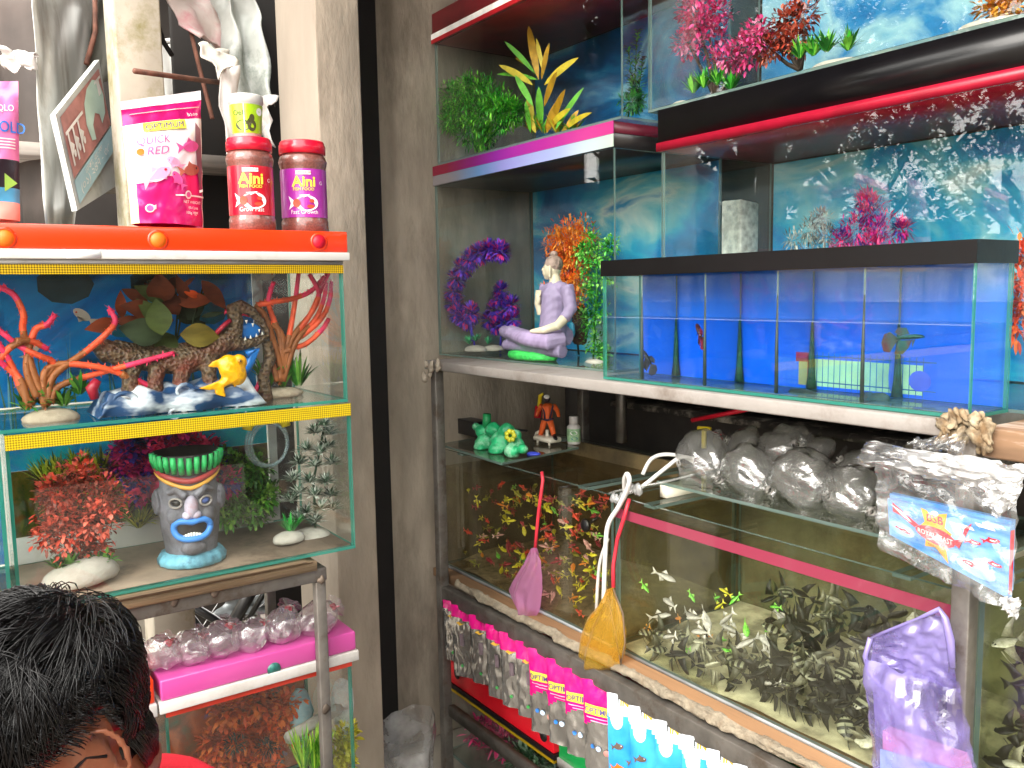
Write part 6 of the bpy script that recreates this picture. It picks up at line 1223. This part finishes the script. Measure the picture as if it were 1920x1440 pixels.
# ================================================================ tanks and hoods at the bottom right
h = thing('tank_hood', 'red hood with round holes and gold stripe under the silver packets', 'hood', (1.4, 1.8, .225))
q = B(); q.box((1.20, 1.58, .231), (1.55, 2.10, .292)); q.obj('hood_box', M('red_acrylic', '#d61626', .3, var=.06, coat=.3), h, bevel=.002)
q = B(); q.box((1.197, 1.575, .2165), (1.552, 2.102, .2305)); q.obj('black_stripe', BLACK_PL, h, smooth=False); q = B(); q.box((1.1965, 1.575, .2085), (1.552, 2.102, .216)); q.obj('gold_stripe', GOLD, h, smooth=False)
for px_, py_ in ((857, 1264), (1019, 1380)):
    p = FX(px_, py_, 1.199); q = B(); q.lathe([(.0001,0),(.014,0),(.014,.002),(.0001,.002)], 20, (1.1995, p.y, p.z), R=Matrix.Rotation(-PI/2, 3, 'Y'), cap=False); q.obj('hole', BLACK, h)
tl = tank('aquarium', 'dim bottom tank with pink plant under the red hood', 1.2, 1.55, 1.58, 2.10, .004, .208, front='x', edge=EDGEG)
q = B(); q.box((1.552, 1.58, .01), (1.554, 2.10, .20)); q.obj('backdrop', BD2, tl, smooth=False)
t = thing('coral_plant', 'magenta plant in the dim bottom tank', 'artificial plant', (1.32, 1.9, .01)); b = B()
for k, (x, y) in enumerate(((905,1370),(920,1400),(900,1420),(930,1440),(945,1385),(960,1455))): bush(b, FX(x, y, 1.33), (.045,.045,.05), 230, .03, .008, 3, k, .1)
b.obj('leaves', pm('magenta_leaf', '#8a1450', '#d6246e', '#f0508e'), t)
t = thing('bush_plant', 'dim green plant beside the magenta plant', 'artificial plant', (1.32, 1.7, .01)); b = B()
for k, (x, y) in enumerate(((985,1430),(1010,1440),(960,1425))): bush(b, FX(x, y, 1.34), (.04,.04,.04), 160, .05, .010, 3, k+9, .1)
b.obj('leaves', pm('dim_green', '#2f5a3a', '#5a8a5c', '#9ab89a'), t)
h = thing('tank_hood', 'green hood with white rim under the last magenta packets', 'hood', (1.4, 1.3, .22)); p = FX(1070, 1410, 1.2)
q = B(); q.box((1.20, .9, p.z-.035), (1.55, 1.56, p.z+.02)); q.obj('hood_box', M('green_acrylic', '#17a04f', .3, var=.06, coat=.3), h, bevel=.002); q = B(); q.box((1.197, .897, p.z-.056), (1.552, 1.563, p.z-.0355)); q.obj('white_rim', WHITE_PL, h)
tg = tank('aquarium', 'bottom tank under the green hood', 1.2, 1.55, .9, 1.56, .004, p.z-.0575, front='x', edge=EDGEG)
t = thing('clear_bag', 'crumpled clear plastic bag standing below the wide concrete pillar', 'plastic bag', (1.0, 1.9, 0)); b = B(); pc_ = FY(765, 1420, 1.9)
b.grid(lambda u, v: Vector((pc_.x + (.052+.018*v)*math.cos(2*PI*u)*(1.1+.22*noise.noise((math.cos(2*PI*u)*2, math.sin(2*PI*u)*2, v*4))), 1.9 + .06*math.sin(2*PI*u)*(1+.3*noise.noise((math.cos(2*PI*u)*2, math.sin(2*PI*u)*2, v*3+5))), .002 + v*(FY(790, 1350, 1.9).z + .02*math.sin(2*PI*u+1)) )), 40, 30); b.obj('bag', film('floor_bag', (.9,.9,.9), gloss=2, haze=.36, hazecol=(.72,.72,.72), bump=1, bscale=30, hvar=9), t)
# flat fence image in coloured shapes at the lower right of the blue backing
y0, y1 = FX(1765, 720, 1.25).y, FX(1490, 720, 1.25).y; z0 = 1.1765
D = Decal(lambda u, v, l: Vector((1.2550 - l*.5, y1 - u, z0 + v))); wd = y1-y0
D.ink(mat('fence_cream', '#cfe0a8', .5, var=.12, scale=30)).rect(.02, .004, wd*.88, .050, lift=.0002)
D.ink(mat('fence_bars', '#3f6a9a', .5))
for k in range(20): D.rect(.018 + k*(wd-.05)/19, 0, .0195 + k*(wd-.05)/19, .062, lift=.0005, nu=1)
D.rect(.01, .054, wd*.96, .056, lift=.0005).rect(.01, .010, wd*.96, .012, lift=.0005); D.ink(RED).rect(-.002, .044, .028, .060, lift=.0006).rect(.022, .006, .030, .058, lift=.0006); D.ink(mat('fence_sand', '#d9b070', .5)).rect(.004, .004, .022, .044, lift=.0006)
D.ink(mat('fence_violet', '#5a6ae0', .5)).disc(wd*.86, .026, .018, .016, lift=.0008).disc(wd*.70, .03, .010, .03, lift=.0007); D.obj('fence_image', bt)
t = thing('stone_ornament', 'dark little rock on the floor of the blue tank', 'ornament', FX(1490, 745, 1.2)); b = B(); b.ell(FX(1505, 742, 1.2), (.014,.03,.010), amp=.4, fr=60); b.ell(FX(1640, 752, 1.2), (.012,.022,.016), amp=.4, fr=60); b.obj('rock', M('dark_green_rock', '#26382f', .8, var=.4, scale=60), t)
# ================================================================ the street side, seen only in the glass
LEAFT = pm('street_leaf', '#1c3316', '#2f4f20', '#46682c', rough=.5); BARK = M('bark', '#4a4036', .9, var=.3, scale=12, bump=.6)
def tree(seed, h):
    rr = random.Random(seed); t = thing('street_tree', 'leafy street tree across the road', 'tree', (0,0,0), 'street trees across the road'); b = B(); tips = []
    b.tube([(0,0,0),(.08,.05,h*.2),(.02,.1,h*.42)], [.20,.16,.13], 10)
    for k in range(9):
        a = 2*PI*k/9 + rr.random(); q0 = Vector((.02,.1,h*(.3+.12*rr.random()))); q1 = q0 + Vector((math.cos(a)*h*.16, math.sin(a)*h*.16, h*.16)); q2 = q1 + Vector((math.cos(a)*h*.15, math.sin(a)*h*.15, h*(.05+.25*rr.random()))); b.tube([q0,q1,q2],[.07,.05,.02],6); tips += [q1, (q1+q2)/2, q2]
    b.obj('trunk', BARK, t); b = B()
    for q in tips:
        for c_ in range(5):
            cc = q + Vector((rr.gauss(0,h*.05), rr.gauss(0,h*.05), rr.gauss(0,h*.045)))
            for i in range(34):
                b.k = rr.randrange(3); p = cc + Vector((rr.gauss(0,h*.022), rr.gauss(0,h*.022), rr.gauss(0,h*.02))); b.leaf(p, (rr.gauss(0,1), rr.gauss(0,1), rr.gauss(0,.6)), h*.022, h*.012, .2, n=2)
    b.obj('crown', LEAFT, t); return t
T1, T2 = tree(1, 7), tree(2, 8.5)
for k, (src, x, y, a) in enumerate(((T1,-4.5,5.5,0),(T2,-7.5,3.0,1),(T1,-3.2,8.5,2),(T2,-8,9,3),(T1,-10,6,4),(T2,-5.5,11,2.5),(T1,-11,-4.5,1.2),(T2,-2.2,7.2,.5),(T1,-6.2,7.6,1.7),(T2,-1.2,11,2.2),(T1,-12,9.5,.9),(T2,-3.8,14,3.3))):
    o = src if k in (0, 1) else copy_tree(src); o.location = (x, y, 0); o.rotation_euler = (0, 0, a)
b = B(); b.box((-1.2, -4.4, 0), (6, -4.2, 3.6)); tag(b.obj('added_wall', M('added_wall_dark', '#3d3833', .9, var=.3, scale=2)), 'plain unseen wall added behind the photographer to darken reflections', 'wall')  # unseen wall, put here so the left panes reflect something dark

t = thing('added_hedge', 'tall unseen hedge added far across the road to fill low sky in reflections', 'hedge', (-8, 12, 0)); b = B()  # unseen hedge, added to hide low bright sky from the glass
for i in range(5200):
    u = rnd.random(); p = Vector((-17 + 17.5*u, 9.5 + 5.5*u + rnd.uniform(-.5, .5), rnd.random()**.8*3.3)); b.k = rnd.randrange(3); b.leaf(p, (rnd.gauss(0,1), rnd.gauss(0,1), rnd.gauss(0,.6)), .34, .24, .2, n=2)
b.obj('leaves', LEAFT, t)
b = B(); b.plate([(-17, 9.9, 0), (.5, 15.4, 0), (.5, 15.4, 2.7), (-17, 9.9, 2.7)], (0, .4, 0)); b.obj('branches', mat('hedge_core', '#1a2412', .9), t)
# ================================================================ the man in the lower left corner
yaw, pitch = math.radians(18), math.radians(30)
f_ = Vector((-math.cos(yaw)*math.cos(pitch), -math.sin(yaw)*math.cos(pitch), -math.sin(pitch)))
l_ = Vector((math.sin(yaw), -math.cos(yaw), 0)); u_ = f_.cross(l_).normalized()
if u_.z < 0: u_ = -u_
HC = Vector((.070, .868, .950)); KS = 1.0; H3 = Matrix((f_, l_, u_)).transposed()
def hp_(x, y, z): return HC + (f_*x + l_*y + u_*z)*KS
SKIN = M('brown_skin', '#7d4a33', .45, var=.12, scale=30, bump=.15, bscale=250, sss=.1)
man = thing('person', 'man with short wavy black hair, glasses and red shirt, looking down', 'person', (.25, .98, 0))
b = B(); b.ell(HC + u_*.022 - f_*.004, (.094,.073,.086), 20, 14, H3); b.ell(hp_(.044,0,-.045), (.048,.056,.070), 16, 12, H3); b.ell(hp_(.062,0,-.098), (.030,.040,.024), 12, 8, H3); b.ell(hp_(.074,0,.028), (.022,.055,.035), 12, 8, H3)
b.tube([hp_(.088,0,.010), hp_(.104,0,-.022), hp_(.112,0,-.040), hp_(.092,0,-.048)], [.008,.010,.013,.010], 8); b.tube([hp_(.096,-.02,-.072), hp_(.102,0,-.070), hp_(.096,.02,-.072)], .007, 8); b.tube([hp_(.094,-.016,-.082), hp_(.099,0,-.083), hp_(.094,.016,-.082)], .007, 8)
for s in (-1, 1):
    b.tube([hp_(.082,s*.015,.012), hp_(.088,s*.035,.018), hp_(.074,s*.056,.008)], .006, 6)
    e = [hp_(-.012+.017*math.cos(a)-.006*math.sin(a), s*(.074+.012*max(0,-math.cos(a)+.3)), -.012+.031*math.sin(a)) for a in [2*PI*k/14 for k in range(15)]]
    b.tube(e, .0042, 6); b.ell(hp_(-.010, s*.072, -.012), (.015,.006,.028), 10, 8, H3); b.ell(hp_(-.002, s*.075, -.040), (.008,.006,.009), 8, 6, H3)
nk = Vector((.100, .890, .815)); b.tube([hp_(-.02,0,-.03), hp_(-.028,0,-.075), nk, nk + Vector((.03,.02,-.08))], [.052,.048,.052,.09], 16)
fw = Vector((-math.cos(yaw), -math.sin(yaw), 0)); pel = Vector((.23, .98, .33)); ch = Vector((.185, .935, .665))
b.tube([nk + Vector((.03,.02,-.06)), ch, (ch+pel)/2, pel], [.08,.14,.13,.13], 16)
for s in (-1, 1):
    sh = ch + l_*s*.17 + Vector((0,0,.04)); el = sh + fw*.12 + l_*s*.05 - Vector((0,0,.24)); wr_ = el + fw*.22 - l_*s*.06 - Vector((0,0,.02))
    b.tube([ch + l_*s*.08 + Vector((0,0,.05)), sh, el, wr_], [.07,.058,.042,.028], 12); b.ell(wr_ + fw*.04, (.045,.035,.02), 10, 8)
    for k in range(4): b.tube([wr_ + fw*.07 + l_*(-.024+.016*k), wr_ + fw*.105 + l_*(-.026+.017*k) - Vector((0,0,.012)), wr_ + fw*(.125-.008*abs(k-1.5)) + l_*(-.026+.017*k) - Vector((0,0,.032))], [.009,.008,.0065], 8)
    b.tube([wr_ + fw*.03 - l_*s*.03, wr_ + fw*.07 - l_*s*.055 - Vector((0,0,.015))], [.011,.008], 8)
    hip = pel + l_*s*.09; kn = hip + fw*.40 + l_*s*.06 + Vector((0,0,.18)); an = kn - fw*.10 - Vector((0,0,.43)); b.tube([hip, kn, an], [.09,.062,.042], 12); b.tube([an, an + fw*.08 - Vector((0,0,.045)), an + fw*.19 - Vector((0,0,.055))], [.042,.040,.025], 10)
b.obj('body', SKIN, man, fuse=.0045, sm=2)
# red shirt: a shell outside torso and upper arms with a standing collar
SH = M('red_shirt', '#d4152c', .75, var=.12, scale=14, bump=.25, bscale=400); b = B()
b.tube([nk + Vector((.012,.008,-.012)), nk + Vector((.035,.022,-.05)), ch + Vector((.01,.01,0)), (ch+pel)/2, pel + Vector((0,0,.03))], [.082,.125,.165,.155,.155], 20)
for s in (-1, 1):
    sh = ch + l_*s*.17 + Vector((0,0,.04)); el = sh + fw*.12 + l_*s*.05 - Vector((0,0,.24)); b.tube([ch + l_*s*.06 + Vector((0,0,.07)), sh + Vector((0,0,.005)), sh.lerp(el, .7)], [.095,.08,.062], 14)
shirt_ = b.obj('shirt', SH, man, fuse=.006, sm=4, disp=lambda c: .004*noise.noise(c*14))
b = B(); b.tube([pel + Vector((0,0,.08)), pel - Vector((0,0,.04))], [.157,.15], 16)
for s in (-1, 1):
    hip = pel + l_*s*.09; kn = hip + fw*.40 + l_*s*.06 + Vector((0,0,.18)); an = kn - fw*.10 - Vector((0,0,.43)); b.tube([hip, kn, kn.lerp(an, .85)], [.105,.078,.058], 12)
b.obj('trousers', M('dark_trousers', '#23262f', .8, var=.2), man, fuse=.008, sm=3)
b = B(); b.tube([nk + (Vector((.012,.008,-.004))) + (l_*math.cos(a) + fw*math.sin(a))*.079 + Vector((0,0,.010*math.sin(a+2))) for a in [2*PI*k/20 for k in range(21)]], .010, 8, cap=False); b.obj('collar', SH, shirt_)
# glasses
b = B(); GP = [hp_(-.004,.076,.002), hp_(.04,.079,.004), hp_(.10,.068,.004)]; b.tube([hp_(-.016,.077,-.012)] + GP, .0016, 6); b.tube([hp_(-.016,-.077,-.012), hp_(.04,-.079,.004), hp_(.10,-.068,.004)], .0016, 6)
for s in (-1, 1): b.tube([hp_(.104-.006*abs(math.cos(a))*.5, s*(.035+.024*math.cos(a)), .002+.018*math.sin(a)) for a in [2*PI*k/20 for k in range(21)]], .0015, 6)
b.tube([hp_(.104,-.011,.004), hp_(.108,0,.006), hp_(.104,.011,.004)], .0015, 6); b.obj('glasses', mat('glasses_black', '#141214', .3), man)
for s in (-1, 1):
    b = B(); b.ell(hp_(.083, s*.032, .000), (.012,.013,.011)); ey_ = b.obj('eye', mat('eye_white', '#e8e2d8', .2), man); b = B(); b.ell(hp_(.0935, s*.031, -.002), (.003,.005,.005)); b.obj('pupil', mat('pupil_black', '#100c0a', .1), ey_)
# hair: dark cap and combed strands
HAIR = M('black_hair', '#070506', .26, var=.4, scale=60, spec=.55); rr = random.Random(3)
def scal(d, lift): return HC + u_*.022 - f_*.004 + f_*d.x*(.094+lift) + l_*d.y*(.073+lift) + u_*d.z*(.086+lift)
def hairy(d):       # d: direction on the skull (front, left, up)
    line = -.10 + .62*max(0, d.x)**.9 if d.x > -.1 else -.10 - 1.0*min(.62, (-.1 - d.x)*1.25)
    if abs(d.y) > .5 and -.34 < d.x < .5: line = max(line, .05)
    return d.z > line + .05*noise.noise(d*6)
b = B()
def capf(u, v):
    a = 2*PI*u; t_ = v*PI*.80; d = Vector((math.sin(t_)*math.cos(a), math.sin(t_)*math.sin(a), math.cos(t_)))
    return scal(d, .006 + .010*max(0, d.z) + .004*noise.noise(d*4) if hairy(d) else -.006)
b.grid(capf, 60, 40); b.ell(hp_(-.034,0,-.048), (.042,.052,.048), 16, 12, H3, amp=.1, fr=30); b.obj('hair_cap', HAIR, man)
b = B(); n_s = 0
while n_s < 6500:
    d = Vector((rr.gauss(0,1), rr.gauss(0,1), rr.gauss(0,1))).normalized()
    if not hairy(d): continue
    n_s += 1
    flow = Vector((.55, .35*math.sin(d.x*5+1) + .5*d.y, -.25)) if d.z > .45 else Vector((-.35, .15*d.y, -1))
    clump = noise.noise_vector(d*5.5); flow = flow + clump*.7 + Vector((rr.gauss(0,.1), rr.gauss(0,.1), rr.gauss(0,.1))); top = max(0, d.z)
    ln = (.36 + .50*top)*rr.uniform(.7, 1.1)*(.38 if abs(d.y) > .45 and d.z < .5 and -.4 < d.x < .6 else 1); pts = []; c = d.copy(); base_l = .004 + .010*top + .006*noise.noise(d*7)
    for i in range(7):
        q = i/6; pts.append(scal(c, base_l + (.006+.014*top)*math.sin(PI*min(1, q*.8+.05)) + rr.uniform(0, .0015)))
        tg = flow - c*flow.dot(c); tg = tg.normalized() if tg.length > 1e-4 else Vector((1,0,0)); c = (c + tg*ln/6 + noise.noise_vector(c*5)*.02).normalized()
    r_ = rr.uniform(.00035, .0006); b.tube(pts, [r_, r_, r_, r_, r_, r_*.8, r_*.3], 3, cap=False)
for k in range(1100):
    a, t_ = rr.uniform(-1.5, 1.5), rr.uniform(-.5, 1.0); pts = []
    for i in range(6):
        q = t_ - i*.16; rr_ = 1.05 + .04*math.sin(i*.6); pts.append(hp_(-.034 - .042*rr_*math.cos(a)*math.cos(q), .054*rr_*math.sin(a)*math.cos(q), -.048 + .050*rr_*math.sin(q)) + noise.noise_vector(Vector((a*3, q*3, 1)))*.003)
    b.tube(pts, [.0005,.0005,.0005,.0005,.0004,.0002], 3, cap=False)
o = b.obj('hair_strands', HAIR, man); o['kind'] = 'stuff'
